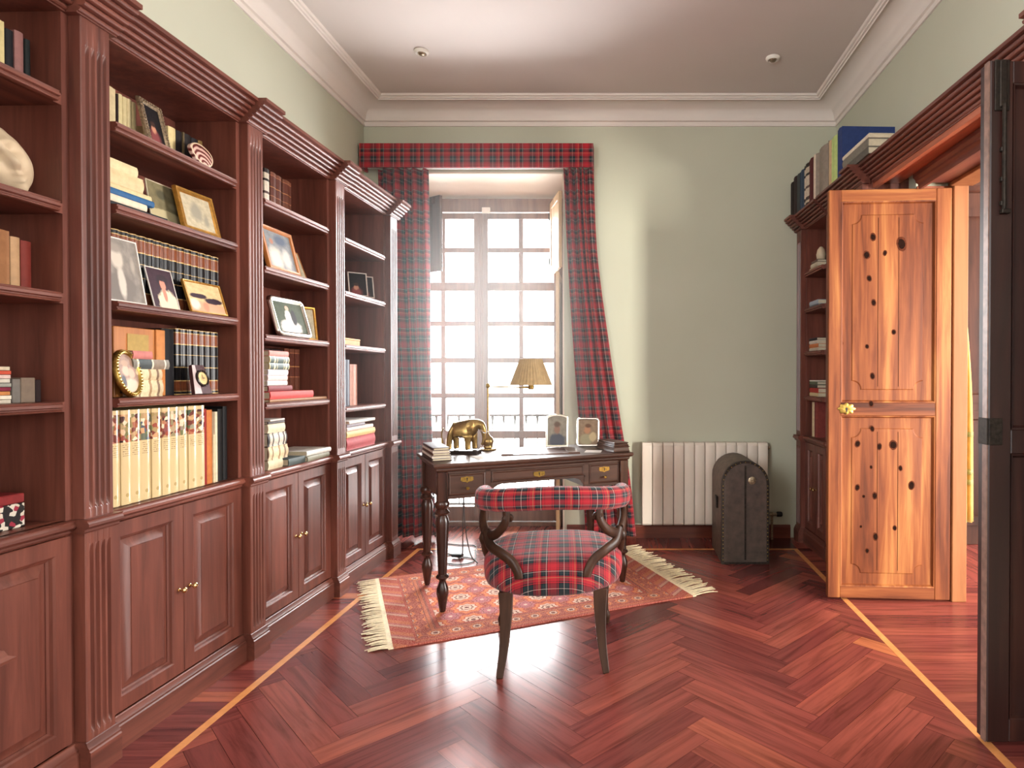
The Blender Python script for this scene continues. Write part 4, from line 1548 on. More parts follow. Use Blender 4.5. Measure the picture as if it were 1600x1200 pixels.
for s in (-1, 1):
    bm = new()
    J = (s * 0.292, -0.135, 0.552)
    def br(pts, rad, flat=0.62):
        q = spline([(s * a, b, c) for a, b, c in pts], 6)
        m = len(q)
        rads = [rad[0] + (rad[1] - rad[0]) * i / (m - 1) for i in range(m)]
        tube(bm, q, rads, 10, flat, up=(s * 0.7, -0.7, 0.0))
    br([(0.318, 0.02, 0.675), (0.322, 0.0, 0.650), (0.318, -0.06, 0.605), (0.298, -0.12, 0.560), (0.292, -0.14, 0.535)], (0.016, 0.024))
    br([(0.20, -0.258, 0.700), (0.196, -0.262, 0.665), (0.205, -0.258, 0.63), (0.24, -0.22, 0.585), (0.285, -0.15, 0.553), (0.292, -0.135, 0.545)], (0.019, 0.024))
    br([(0.292, -0.14, 0.575), (0.272, -0.185, 0.53), (0.225, -0.235, 0.508), (0.175, -0.265, 0.478), (0.148, -0.282, 0.438), (0.142, -0.286, 0.41)], (0.026, 0.021))
    br([(0.292, -0.13, 0.57), (0.305, -0.09, 0.52), (0.308, -0.05, 0.47), (0.296, -0.02, 0.42)], (0.026, 0.02))
    # scroll where the inner branch meets the rail, and a boss at the joint
    sc = [(s * (0.186 + 0.018 * math.cos(a) * (1 - a / 9)), -0.268 + 0.004 * a, 0.655 + 0.018 * math.sin(a) * (1 - a / 9)) for a in [k * 0.55 for k in range(12)]]
    tube(bm, sc, [0.012 - 0.0005 * k for k in range(12)], 8)
    lathe(bm, [(0.004, -0.03), (0.022, -0.024), (0.03, 0.0), (0.022, 0.024), (0.004, 0.03)], (s * 0.296, -0.13, 0.545), 14)
    obj('carved_support', bm, 'chair_wood', ch, 60)
for s in (-1, 1):
    bm = new()   # sabre back legs, square in section
    pts = spline([(s * 0.202, -0.215, 0.335), (s * 0.200, -0.232, 0.24), (s * 0.206, -0.258, 0.12), (s * 0.222, -0.295, 0.0)], 6)
    tube(bm, pts, [0.043 - 0.024 * i / (len(pts) - 1) for i in range(len(pts))], 4, 0.85, up=(0, 1, 0), square=True)
    bmesh.ops.bevel(bm, geom=bm.edges[:], offset=0.0025, segments=1, affect='EDGES')
    o = obj('leg', bm, 'chair_wood', ch, 40)
    bm = new()   # turned front legs
    z0 = 0.0096 if s < 0 else 0.0
    pts = spline([(s * 0.245, 0.22, 0.335), (s * 0.252, 0.228, 0.26), (s * 0.25, 0.228, 0.14), (s * 0.258, 0.24, 0.05), (s * 0.264, 0.25, z0)], 6)
    m = len(pts)
    tube(bm, pts, [0.03, 0.03, 0.029, 0.028, 0.028, 0.029, 0.028, 0.026, 0.025, 0.024, 0.023, 0.022, 0.021, 0.02, 0.019, 0.018, 0.017, 0.018, 0.022, 0.023, 0.021, 0.018, 0.016, 0.015, 0.015][:m], 12)
    obj('leg', bm, 'chair_wood', ch, 60)
tag(ch, 'low tub chair with carved dark frame and red tartan upholstery, back to the viewer', 'chair')

# ------------------------------------------------------------------ books
ORD = ['first', 'second', 'third', 'fourth', 'fifth', 'sixth', 'seventh', 'eighth', 'ninth', 'tenth', 'eleventh', 'twelfth', 'thirteenth', 'fourteenth', 'fifteenth']


def book(M4, t, h, d, mat, label, group=None, pages=True, bulge=0.25):
    """upright book: spine towards +x at x = 0, thickness along y (centred), height along z"""
    bm = new()
    b = min(0.003, t * 0.2)
    k = bulge * t
    h2 = t / 2
    sp = [(-0.004, -h2), (-k * 0.35, -h2 * 0.8), (0.0 - k * 0.08, -h2 * 0.4), (0, 0), (0.0 - k * 0.08, h2 * 0.4), (-k * 0.35, h2 * 0.8), (-0.004, h2)]
    if pages:
        outer = sp + [(-d, h2), (-d, h2 - b)] + [(-0.006, h2 - b)] + [(-0.006, -h2 + b)] + [(-d, -h2 + b), (-d, -h2)]
    else:
        outer = sp + [(-d, h2), (-d, -h2)]
    prism(bm, outer, 'z', 0.0, h)
    o = obj('book', bm, mat, None, 50, M4)
    if pages:
        bm = new()
        box(bm, -d + 0.006, -0.0065, -h2 + b + 0.0002, h2 - b - 0.0002, 0.004, h - 0.004)
        obj('page_block', bm, 'paper', o)
    tag(o, label, 'book', group)
    return o


def upright(base, x, z, items, group=None):
    """items: (y0, y1, height, depth, material, label[, pages])"""
    for it in items:
        y0, y1, h, d, mat, lab = it[:6]
        book(base @ T(x + (it[7] if len(it) > 7 else 0), (y0 + y1) / 2, z + 0.0003), (y1 - y0) - 0.001, h, d, mat, lab, group, it[6] if len(it) > 6 else False)


def stack(base, x, yl, z, items, group=None):
    """lying books from the bottom up: (length, thickness, depth, material, label[, dx, dy, rot])"""
    zz = z + 0.0004
    for it in items:
        L, t, d, mat, lab = it[:5]
        dx, dy, rot = (it[5:] + (0, 0, 0))[:3]
        book(base @ T(x + dx, yl + dy + L, zz + t / 2) @ RZ(rot) @ RX(90), t, L, d, mat, lab, group, True)
        zz += t + 0.0006


bc = book_cloth
# --- nearest bay: top shelf, fourth shelf, cd shelf, ledge
upright(LM, -0.125, Z0[0], [
    (-2.66, -2.602, 0.165, 0.16, bc((196, 180, 130)), 'pale yellow book on the top shelf at the left edge, beside the black spine'),
    (-2.600, -2.577, 0.150, 0.16, bc((26, 26, 30)), 'black-spined book between a pale yellow and a mauve book on the top shelf'),
    (-2.574, -2.547, 0.160, 0.16, bc((132, 92, 88)), 'mauve book on the top shelf at the left edge, beside the thin black one'),
    (-2.544, -2.527, 0.150, 0.16, bc((22, 26, 26)), 'thin black book, last on the top shelf above the marble head')], 'books on the nearest top shelf')
bm = new()
box(bm, 0.0002, 0.0008, -0.005, 0.005, 0.03, 0.115)
upright(LM, -0.125, Z0[2], [
    (-2.66, -2.594, 0.168, 0.17, bc((150, 104, 70)), 'tan book, leftmost of the three on the shelf below the marble head'),
    (-2.592, -2.564, 0.155, 0.17, bc((178, 142, 106)), 'pale beige book, middle of the three on the shelf below the marble head'),
    (-2.562, -2.530, 0.150, 0.17, bc((112, 42, 34)), 'dark red book, rightmost of the three on the shelf below the marble head')], 'books below the marble head')
bm.free()
cds = [(196, 186, 170), (226, 214, 196), (190, 128, 78), (124, 50, 66), (150, 150, 140), (196, 190, 176), (206, 180, 172), (190, 84, 66), (200, 186, 160)]
for k, c in enumerate(cds):
    bm = new()
    z = Z0[3] + 0.0005 + k * 0.0118
    box(bm, -0.225, -0.1, -2.745, -2.622 + 0.002 * math.sin(k * 2.1), z, z + 0.0104, 0.0008)
    o = obj('disc_case', bm, bc(c, 0.25), None, M4=LM.copy())
    bm = new()
    box(bm, -0.223, -0.0995, -2.743, -2.7, z + 0.001, z + 0.0094)
    obj('spine_card', bm, 'white_paper', o)
    tag(o, 'flat disc case, %s from the bottom of the small stack at the left edge' % ORD[k], 'disc case', 'stacked disc cases')
for k, (ya, yb, h, c, lab) in enumerate(((-2.617, -2.594, 0.07, (112, 106, 100), 'small grey box of cards beside the stack of disc cases'), (-2.592, -2.55, 0.074, (120, 104, 90), 'thick grey-brown pad standing between the small grey box and the black case'),
                                         (-2.548, -2.532, 0.068, (36, 22, 22), 'small black case, last on the shelf of disc cases'))):
    bm = new()
    box(bm, -0.2, -0.1, ya, yb, Z0[3] + 0.0004, Z0[3] + h, 0.0015)
    o = obj('small_box', bm, bc(c), None, M4=LM.copy())
    tag(o, lab, 'box', 'boxes beside the disc cases')
pb = empty('patterned_box', LM @ T(-0.11, -2.66, 0.8105))
bm = new()
box(bm, -0.13, 0, -0.085, 0.085, 0, 0.072, 0.002)
obj('box_body', bm, 'box_print', pb)
bm = new()
box(bm, -0.132, 0.002, -0.087, 0.083, 0.0725, 0.1, 0.003)
obj('lid', bm, bc((128, 44, 44)), pb)
tag(pb, 'black and white patterned box with a red lid in the nearest bookcase', 'box')

# marble head, lying tilted
bm = new()
bmesh.ops.create_uvsphere(bm, u_segments=56, v_segments=40, radius=1.0)


def bump3(p, c, s, a):
    d2 = sum(((p[i] - c[i]) / s[i]) ** 2 for i in range(3))
    return a * math.exp(-d2)


for v in bm.verts:
    p = v.co.copy()
    n_ = p.normalized()
    f = 0.0
    f += bump3(n_, (1, 0, -0.16), (.4, .12, .20), .42)        # nose
    f += bump3(n_, (1, 0, 0.12), (.4, .08, .22), .18)
    f += bump3(n_, (.92, .34, .14), (.35, .19, .13), -.26)     # eye sockets, lids
    f += bump3(n_, (.92, -.34, .14), (.35, .19, .13), -.26)
    f += bump3(n_, (.9, .34, .12), (.3, .12, .06), .10)
    f += bump3(n_, (.9, -.34, .12), (.3, .12, .06), .10)
    f += bump3(n_, (.88, 0, .38), (.35, .55, .12), .10)        # brow
    f += bump3(n_, (.86, 0, -.46), (.3, .22, .06), .17)        # lips
    f += bump3(n_, (.84, 0, -.53), (.3, .2, .03), -.09)
    f += bump3(n_, (.80, 0, -.60), (.3, .19, .06), .16)
    f += bump3(n_, (.62, 0, -.82), (.3, .24, .16), .18)        # chin
    f += bump3(n_, (.75, .55, -.25), (.3, .25, .25), .08)
    f += bump3(n_, (.75, -.55, -.25), (.3, .25, .25), .08)
    hair = max(0.0, min(1.0, (0.62 * n_.z - 0.55 * n_.x + 0.05) * 3))
    f += hair * (0.07 + 0.05 * math.sin(14 * n_.y + 6 * n_.z) * math.cos(9 * n_.z - 5 * n_.x))
    v.co = Vector((n_.x * 0.082, n_.y * 0.072, n_.z * 0.098)) * (1 + f)
hd = obj('marble_head', bm, 'marble', None, 180, LM @ T(-0.155, -2.606, Z0[1] + 0.096) @ RZ(-24) @ RX(30))
tag(hd, 'white marble head of a sculpture resting on the shelf at the left edge', 'sculpture')

# --- widest bay
Z = Z1
upright(LM, -0.14, Z[0], [
    (-2.262, -2.206, 0.163, 0.16, bc((196, 178, 140)), 'pale book at the left end of the top shelf of the widest bookcase'),
    (-2.205, -2.1965, 0.150, 0.16, bc((40, 26, 26)), 'thin dark book beside the pale books on the top shelf of the widest bookcase'),
    (-2.196, -2.178, 0.155, 0.16, bc((196, 180, 136)), 'cream book, first of the four left of the ornate frame'),
    (-2.177, -2.158, 0.153, 0.16, bc((188, 172, 130)), 'cream book, second of the four left of the ornate frame'),
    (-2.157, -2.138, 0.155, 0.16, bc((200, 182, 140)), 'cream book, third of the four left of the ornate frame'),
    (-2.137, -2.118, 0.152, 0.16, bc((184, 164, 122)), 'cream book, nearest of the four to the ornate frame'),
    (-1.963, -1.924, 0.135, 0.16, bc((206, 186, 136)), 'cream book just right of the ornate frame'),
    (-1.921, -1.89, 0.135, 0.16, bc((30, 24, 26)), 'black book right of the lone cream one on the top shelf'),
    (-1.888, -1.878, 0.14, 0.16, bc((96, 80, 56)), 'thin olive book between two black ones on the top shelf'),
    (-1.876, -1.84, 0.14, 0.16, bc((34, 28, 28)), 'black book behind the left of the agate slice'),
    (-1.838, -1.80, 0.138, 0.16, bc((28, 26, 30)), 'black book behind the right of the agate slice'),
    (-1.798, -1.772, 0.142, 0.16, bc((110, 84, 46)), 'last book with an ochre spine on the top shelf behind the agate slice')], 'books on the top shelf of the widest bookcase')
stack(LM, -0.055, -2.345, Z[1], [
    (0.262, 0.0125, 0.2, bc((30, 32, 36)), 'thin black book at the bottom of the stack under the blue book'),
    (0.167, 0.0235, 0.12, bc((214, 196, 172)), 'short cream book under the blue book', 0.0, 0, 0),
    (0.205, 0.022, 0.18, bc((40, 86, 130)), 'blue book lying in the stack of pale books', -0.004, 0, 0),
    (0.225, 0.024, 0.17, bc((206, 184, 140)), 'cream book lying directly on the blue one', -0.03, 0, 0),
    (0.190, 0.050, 0.17, bc((204, 180, 138)), 'thick cream volume in the middle of the pale stack', -0.03, 0, 0),
    (0.170, 0.035, 0.16, bc((212, 190, 148)), 'cream volume on top of the pale stack above the blue book', -0.035, 0, 0)], 'stacked pale books')
y = -2.24
for k in range(14):
    w_ = 0.0391
    book(LM @ T(-0.13, y + w_ / 2, Z[2] + 0.0003), w_ - 0.0012, 0.264, 0.17, 'dark_volume',
         'black leather volume with brown label, %s from the left behind the three photographs' % ORD[k], 'leather volumes behind the photographs', False, 0.45)
    y += w_
# fourth shelf
sl_ = empty('slipcase', LM @ T(-0.115, -2.14, Z[3] + 0.0004))
bm = new()
box(bm, -0.2, 0.0, -0.115, 0.066, 0, 0.248, 0.002)
obj('case', bm, 'slipcase_wood', sl_)
bm = new()
box(bm, -0.0005, 0.0015, -0.06, 0.035, 0.09, 0.225)
obj('ribbed_panel', bm, bc((168, 138, 74)), sl_)
bm = new()
box(bm, -0.19, 0.004, 0.068, 0.112, 0, 0.249, 0.002)
obj('inner_volume', bm, bc((190, 122, 66)), sl_)
tag(sl_, 'tall orange-brown slipcase behind the oval portrait frame', 'slipcase')
stack(LM, -0.062, -2.235, Z[3], [
    (0.135, 0.060, 0.05, 'worn_volume', 'thick worn tan book at the bottom, behind the oval frame'),
    (0.130, 0.038, 0.05, 'worn_volume', 'worn tan book in the middle, behind the oval frame'),
    (0.165, 0.035, 0.05, 'grey_label_volume', 'grey banded book with pale label, behind the oval frame'),
    (0.085, 0.028, 0.05, bc((186, 112, 104)), 'small pink book on top of the pile behind the oval frame')], 'books behind the oval frame')
upright(LM, -0.13, Z[3], [(-2.018, -1.955, 0.258, 0.18, bc((26, 25, 28)), 'tall plain black binder between the slipcase and the leather volumes')])
y = -1.94
for k in range(7):
    w_ = 0.0354
    book(LM @ T(-0.135, y + w_ / 2, Z[3] + 0.0003), w_ - 0.0012, 0.264, 0.17, 'dark_volume',
         'black leather volume with brown label, %s from the left behind the small clock' % ORD[k], 'leather volumes behind the clock', False, 0.45)
    y += w_
ys = [-2.318, -2.273, -2.229, -2.185, -2.136, -2.086, -2.038, -1.985, -1.934, -1.884]
ys = [-2.33 + 0.0455 * k for k in range(11)]
for k in range(10):
    book(LM @ T(-0.068 + 0.003 * math.sin(k * 1.7), (ys[k] + ys[k + 1]) / 2, 0.8105), 0.0438, 0.326, 0.2, 'cream_jacket_%d' % k,
         'cream volume with pictured spine, %s from the left on the lowest open shelf' % ORD[k], 'cream volumes', True, 0.3)
upright(LM, -0.075, 0.8102, [
    (-1.873, -1.853, 0.31, 0.2, bc((140, 34, 34)), 'red book right after the row of cream volumes'),
    (-1.851, -1.818, 0.305, 0.2, bc((190, 112, 58)), 'orange book between the red and the white one'),
    (-1.816, -1.805, 0.20, 0.18, bc((214, 196, 160)), 'thin cream booklet between orange book and white book'),
    (-1.803, -1.788, 0.295, 0.2, bc((220, 206, 176)), 'white book before the black binder on the lowest open shelf'),
    (-1.785, -1.755, 0.305, 0.2, bc((28, 26, 26)), 'black folder beside the white book on the lowest open shelf'),
    (-1.753, -1.725, 0.315, 0.2, bc((24, 23, 24)), 'last black folder at the right end of the lowest open shelf')], 'books after the cream volumes')

# --- third bay
Z = Z2
upright(LM, -0.15, Z[0], [
    (-1.325, -1.285, 0.206, 0.16, 'checked_volume', 'leather volume with pale checks, first on the top shelf of the third bookcase'),
    (-1.275, -1.228, 0.205, 0.16, 'brown_volume', 'first of the three brown leather volumes on the top shelf of the third bookcase'),
    (-1.226, -1.18, 0.203, 0.16, 'brown_volume', 'middle of the three brown leather volumes on the top shelf of the third bookcase'),
    (-1.170, -1.09, 0.202, 0.16, 'brown_volume', 'widest and last of the brown leather volumes on the top shelf of the third bookcase')], 'brown leather volumes')
stack(LM, -0.045, -1.47, Z[3], [
    (0.53, 0.014, 0.22, bc((150, 110, 78)), 'large thin brown folder under the red books'),
    (0.385, 0.036, 0.22, bc((206, 66, 60)), 'large bright red book lying on the brown folder', 0.004),
    (0.20, 0.028, 0.2, bc((118, 44, 46)), 'dark red book lying on the bright red one', -0.005),
    (0.165, 0.023, 0.2, bc((222, 210, 204)), 'white book lying on the dark red one', -0.01),
    (0.163, 0.026, 0.2, bc((214, 186, 182)), 'pale pink book between two white ones', -0.008),
    (0.165, 0.027, 0.2, bc((220, 214, 220)), 'white book just under the green volumes', -0.006),
    (0.166, 0.031, 0.2, 'green_volume', 'lower of the two green gilt-tooled volumes', 0.0),
    (0.163, 0.031, 0.2, 'green_volume', 'upper of the two green gilt-tooled volumes', 0.002),
    (0.16, 0.026, 0.2, bc((206, 136, 126)), 'pink book on top of the green volumes', 0.0)], 'books stacked on the red books')
stack(LM, -0.05, -1.475, 0.8102, [
    (0.12, 0.042, 0.2, bc((196, 182, 150)), 'pale worn book at the bottom of the old stack on the third ledge'),
    (0.165, 0.066, 0.2, 'worn_volume', 'thick old vellum volume, lower of the two in the stack'),
    (0.155, 0.064, 0.2, 'checked_volume', 'thick old checked volume above the vellum one'),
    (0.14, 0.042, 0.2, bc((206, 190, 160)), 'cream old book near the top of the worn stack'),
    (0.135, 0.012, 0.2, bc((90, 84, 84)), 'thin grey booklet near the top of the worn stack'),
    (0.135, 0.01, 0.2, bc((180, 170, 164)), 'pale booklet on top of the worn stack', 0, 0, 4)], 'old books on the third ledge')
stack(LM, -0.035, -1.29, 0.8102, [
    (0.15, 0.034, 0.2, bc((70, 78, 76)), 'grey-green book lying flat beside the old stack', 0.005, -0.05)], 'flat books on the third ledge')
stack(LM, -0.030, -1.19, 0.8102, [
    (0.25, 0.026, 0.24, bc((120, 116, 96)), 'flat olive magazine on the ledge of the third bookcase', 0.0, 0.0, 3),
    (0.23, 0.024, 0.22, bc((216, 210, 202)), 'white flat book on top of the olive magazine', 0.004, 0.03, -3)], 'flat books on the third ledge')
bm = new()
for k in range(3):
    book(LM @ T(-0.20, -1.075 + k * 0.05 + 0.023, Z[3] + 0.015), 0.046, 0.26, 0.12, 'brown_volume', 'dark brown volume, %s of three at the back behind the red books' % ORD[k], 'dark volumes behind the red books', False)
bm.free()
upright(LM, -0.20, Z[3] + 0.015, [(-1.30, -1.20, 0.25, 0.12, bc((58, 44, 40)), 'black volume in shadow behind the stack with green volumes'), (-1.195, -1.09, 0.25, 0.12, bc((48, 38, 40)), 'dark volume in shadow between the green stack and the brown volumes')], 'dark volumes behind the red books')

# --- last bay
Z = Z3
upright(LM, -0.12, Z[0], [(-0.64, -0.605, 0.2, 0.17, bc((206, 188, 160)), 'pale book on the top shelf of the last bookcase')])
bm = new()
bxm = LM @ T(-0.08, -0.55, Z[2] + 0.0004)
bx = empty('wooden_box', bxm)
bm = new()
box(bm, -0.14, 0, -0.1, 0.1, 0, 0.034, 0.002)
obj('box_body', bm, bc((196, 146, 92)), bx)
bm = new()
box(bm, -0.142, 0.002, -0.102, 0.102, 0.0345, 0.044, 0.002)
obj('lid', bm, bc((206, 158, 104)), bx)
tag(bx, 'low honey-coloured wooden box on the last bookcase', 'box')
upright(LM, -0.10, Z[2], [(-0.67, -0.652, 0.19, 0.15, bc((222, 210, 196)), 'white book left of the wooden box on the last bookcase')])
upright(LM, -0.09, Z[3], [
    (-0.66, -0.625, 0.30, 0.2, bc((206, 206, 210)), 'white spine at the left of the last bookcase, beside the grey book'),
    (-0.622, -0.565, 0.285, 0.2, bc((90, 94, 104)), 'dark grey book beside the pink-brown one on the last bookcase'),
    (-0.56, -0.462, 0.258, 0.2, bc((176, 124, 106)), 'wide pink-brown book on the last bookcase')], 'books on the last bookcase')
stack(LM, -0.045, -0.70, 0.8102, [
    (0.392, 0.075, 0.22, bc((172, 66, 70)), 'thick red picture book at the bottom of the last stack'),
    (0.392, 0.036, 0.22, bc((214, 180, 120)), 'yellow book lying on the thick red one'),
    (0.36, 0.024, 0.22, bc((220, 196, 186)), 'pale pink book in the last stack'),
    (0.24, 0.02, 0.22, bc((150, 142, 150)), 'short grey book in the last stack'),
    (0.39, 0.018, 0.22, bc((214, 206, 200)), 'white magazine on top of the last stack', 0, 0, 2)], 'books on the last ledge')

# --- right-hand bookcases
RZs = (2.03, 1.76, 1.44, 1.11)
stack(RM, -0.07, 0.135, RZs[0], [(0.16, 0.03, 0.2, bc((150, 130, 110)), 'beige book under the small white ornament, right bookcase'), (0.14, 0.026, 0.2, bc((196, 180, 156)), 'pale book on the beige one, right bookcase', 0, 0.03), (0.12, 0.018, 0.2, bc((110, 90, 80)), 'brown book on the pale one, right bookcase', 0, 0.05)], 'books on the right top shelf')
bm = new()
lathe(bm, [(0.018, 0), (0.03, 0.008), (0.034, 0.04), (0.026, 0.075), (0.012, 0.095), (0.003, 0.1)], (0, 0, 0), 18)
o = obj('ornament', bm, 'marble', None, 60, RM @ T(-0.12, 0.25, RZs[0] + 0.0775))
tag(o, 'small white ornament on a short stack in the right bookcase', 'ornament')
stack(RM, -0.07, 0.14, RZs[1], [(0.19, 0.022, 0.2, bc((110, 116, 120)), 'grey book under the light blue one, right bookcase'), (0.18, 0.03, 0.2, bc((160, 168, 176)), 'light blue-grey book lying alone, right bookcase')], 'books on the right second shelf')
stack(RM, -0.07, 0.14, RZs[2], [(0.19, 0.026, 0.2, bc((196, 180, 160)), 'cream book at the bottom, right third shelf'), (0.19, 0.028, 0.2, bc((190, 116, 74)), 'orange book, right third shelf'), (0.18, 0.024, 0.2, bc((206, 196, 184)), 'white book above the orange one, right third shelf'),
                               (0.16, 0.02, 0.2, bc((56, 50, 52)), 'black book on top, right third shelf')], 'books on the right third shelf')
stack(RM, -0.07, 0.15, RZs[3], [(0.18, 0.026, 0.2, bc((196, 176, 136)), 'cream book at the bottom, right fourth shelf'), (0.18, 0.034, 0.2, bc((160, 56, 48)), 'red book, right fourth shelf'), (0.16, 0.024, 0.2, bc((70, 60, 54)), 'brown book above the red one, right fourth shelf'),
                               (0.16, 0.022, 0.2, bc((96, 104, 84)), 'green book, right fourth shelf'), (0.19, 0.01, 0.2, bc((206, 200, 190)), 'white booklet on top, right fourth shelf')], 'books on the right fourth shelf')
upright(RM, -0.08, 0.8102, [(0.17, 0.215, 0.255, 0.18, bc((206, 184, 150)), 'tall cream book on the right ledge'), (0.225, 0.255, 0.26, 0.18, bc((110, 50, 48)), 'dark red book beside the tall cream one on the right ledge'),
                            (0.26, 0.285, 0.26, 0.18, bc((130, 60, 54)), 'red-brown book, last on the right ledge')], 'books on the right ledge')
zt = 2.4664
upright(RM, 0.035, zt, [
    (0.004, 0.072, 0.27, 0.2, bc((44, 36, 34)), 'black book, first in the row on top of the right bookcase by the corner'),
    (0.080, 0.150, 0.29, 0.2, bc((52, 40, 40)), 'dark book, second in the row on top of the right bookcase'),
    (0.160, 0.225, 0.285, 0.2, bc((62, 66, 66)), 'dark grey book, third in the row on top of the right bookcase'),
    (0.235, 0.325, 0.285, 0.2, bc((48, 64, 84)), 'dark blue book, fourth in the row on top of the right bookcase'),
    (0.330, 0.435, 0.295, 0.2, 'checked_volume', 'black book with gilt scrolls in the row on top of the right bookcase'),
    (0.440, 0.520, 0.30, 0.2, bc((82, 30, 34)), 'dark red book in the row on top of the right bookcase'),
    (0.525, 0.565, 0.30, 0.2, bc((206, 190, 170)), 'thin white book before the wide grey volume on top of the right bookcase'),
    (0.570, 0.805, 0.30, 0.22, bc((136, 124, 112)), 'wide grey weathered volume on top of the right bookcase'),
    (0.815, 0.86, 0.285, 0.22, bc((190, 160, 124)), 'tan book beside the pale green one on top of the right bookcase'),
    (0.865, 0.955, 0.285, 0.22, bc((178, 196, 124)), 'pale green book beside the blue atlas'),
    (0.965, 1.035, 0.30, 0.34, bc((42, 58, 104)), 'large dark blue atlas standing at the end of the row', True)], 'books on top of the right bookcase')
stack(RM, 0.035, 1.05, zt, [
    (0.36, 0.04, 0.2, bc((96, 92, 84)), 'grey book at the bottom of the flat stack beside the blue atlas'),
    (0.36, 0.045, 0.2, bc((120, 114, 104)), 'grey patterned book in the middle of the flat stack beside the blue atlas'),
    (0.37, 0.022, 0.2, bc((214, 202, 180)), 'white book on top of the flat stack beside the blue atlas')], 'flat stack beside the blue atlas')

# ------------------------------------------------------------------ picture frames
def outline(kind, w, h, ins, n=8):
    """closed outline in (y, z), base at z = 0"""
    y0, y1, z0, z1 = -w / 2 + ins, w / 2 - ins, ins, h - ins
    if kind == 'rect':
        return [(y0, z0), (y1, z0), (y1, z1), (y0, z1)]
    if kind == 'oval':
        m = 40
        return [((w / 2 - ins) * math.cos(2 * PI * k / m), h / 2 + (h / 2 - ins) * math.sin(2 * PI * k / m)) for k in range(m)]
    if kind == 'arch':
        pts = [(y0, z0), (y1, z0)]
        zs = z1 - (y1 - y0) * 0.16
        for k in range(13):
            a = PI * k / 12
            pts.append(((y1 - y0) / 2 * math.cos(a), zs + (z1 - zs) * math.sin(a)))
        return pts
    r = max(0.002, 0.16 * min(w, h) - ins)
    pts = []
    for cy, cz, a0 in ((y1 - r, z0 + r, -90), (y1 - r, z1 - r, 0), (y0 + r, z1 - r, 90), (y0 + r, z0 + r, 180)):
        for k in range(n):
            a = R(a0 + 90 * k / (n - 1))
            pts.append((cy + r * math.cos(a), cz + r * math.sin(a)))
    return pts


def picture_frame(M4, w, h, bw, th, tilt, fmat, pmat, label, kind='rect', profile='bead', group=None, z_lift=0.0, stand=True, deco=0):
    """x is the picture's outward normal; leans back by tilt degrees"""
    e = empty('picture_frame', M4 @ T(0, 0, z_lift + th * math.sin(R(tilt)) + 0.0005) @ RY(-tilt))
    steps = {'bead': [(0.0, -th), (0.0, -th * .3), (bw * .12, 0.0), (bw * .4, -th * .12), (bw * .55, -th * .1), (bw * .8, -th * .05), (bw * .92, -th * .3), (bw, -th * .5)],
             'flat': [(0.0, -th), (0.0, 0.0), (bw * .9, 0.0), (bw, -th * .4)],
             'round': [(0.0, -th), (-0.0, -th * .5), (bw * .2, -th * .1), (bw * .5, 0.0), (bw * .8, -th * .15), (bw, -th * .5)]}[profile]
    bm = new()
    rings(bm, [[(x, a, b) for a, b in outline(kind, w, h, i)] for i, x in steps], True, False, False)
    if deco:
        m = outline(kind, w, h, bw * 0.4)
        P_ = [Vector((0, a, b)) for a, b in m]
        tot = 0
        for i in range(len(P_)):
            a, b = P_[i], P_[(i + 1) % len(P_)]
            L_ = (b - a).length
            nn = max(1, int(L_ / deco))
            for k in range(nn):
                q = a + (b - a) * ((k + 0.5) / nn)
                lathe(bm, [(0.0005, 0.004), (deco * .3, 0.003), (deco * .45, 0.0), (deco * .45, -0.004)], (0, q.y, q.z), 7, 'x')
    obj('frame', bm, fmat, e, 40)
    bm = new()
    o_ = outline(kind, w, h, bw * 0.9)
    ys_, zs_ = [a for a, b in o_], [b for a, b in o_]
    f = bm.faces.new([bm.verts.new((-th * 0.45, a, b)) for a, b in o_])
    l = bm.loops.layers.uv['uv']
    for lp in f.loops:
        c = lp.vert.co
        lp[l].uv = ((c.y - min(ys_)) / (max(ys_) - min(ys_)), (c.z - min(zs_)) / (max(zs_) - min(zs_)))
    p = obj('photograph', bm, pmat, e)
    bm = new()
    o_ = outline(kind, w, h, bw * 0.3)
    rings(bm, [[(-th * 0.9, a, b) for a, b in o_], [(-th * 0.55, a, b) for a, b in o_]])
    obj('backing', bm, bc((60, 44, 36)), e)
    if stand:
        bm = new()
        zt_ = h * 0.62
        # prop reaches the shelf behind the frame
        L_ = zt_ * math.tan(R(tilt)) / math.cos(R(0)) + 0.012
        tube(bm, [(-th * 0.9, 0, zt_), (-th * 0.9 - L_ * 0.9, 0, zt_ * 0.2 + 0.0)], 0.007, 4, 0.35)
        obj('prop', bm, bc((60, 44, 36)), e)
    tag(e, label, 'picture frame', group)
    return e


LF = lambda x, y, z, yaw=0: LM @ T(x, y, z) @ RZ(yaw)
picture_frame(LF(-0.075, -2.085, Z1[0], 4), 0.118, 0.172, 0.02, 0.014, 13, 'antique_silver', 'photo_dark_portrait', 'ornate tarnished frame with a dark portrait on the top shelf', 'rect', 'bead', deco=0.011)
picture_frame(LF(-0.125, -1.985, Z1[1], 0), 0.165, 0.172, 0.003, 0.004, 9, 'paper', 'photo_landscape_card', 'unframed landscape card leaning behind the gilt frame', 'rect', 'flat', stand=False)
picture_frame(LF(-0.058, -1.885, Z1[1], -3), 0.195, 0.175, 0.02, 0.016, 14, 'gilt', 'photo_faded', 'gilt frame with a faded photograph on the second shelf', 'rect', 'bead')
picture_frame(LF(-0.052, -2.267, Z1[2], 0), 0.162, 0.226, 0.005, 0.006, 10, 'white_paper', 'photo_bw_portrait', 'large black and white portrait, leftmost of the three photographs', 'rect', 'flat')
picture_frame(LF(-0.062, -2.075, Z1[2], 3), 0.135, 0.155, 0.003, 0.004, 14, 'white_paper', 'photo_white_blouse', 'colour photograph of a person in a white blouse and dark hat, middle of three', 'rect', 'flat')
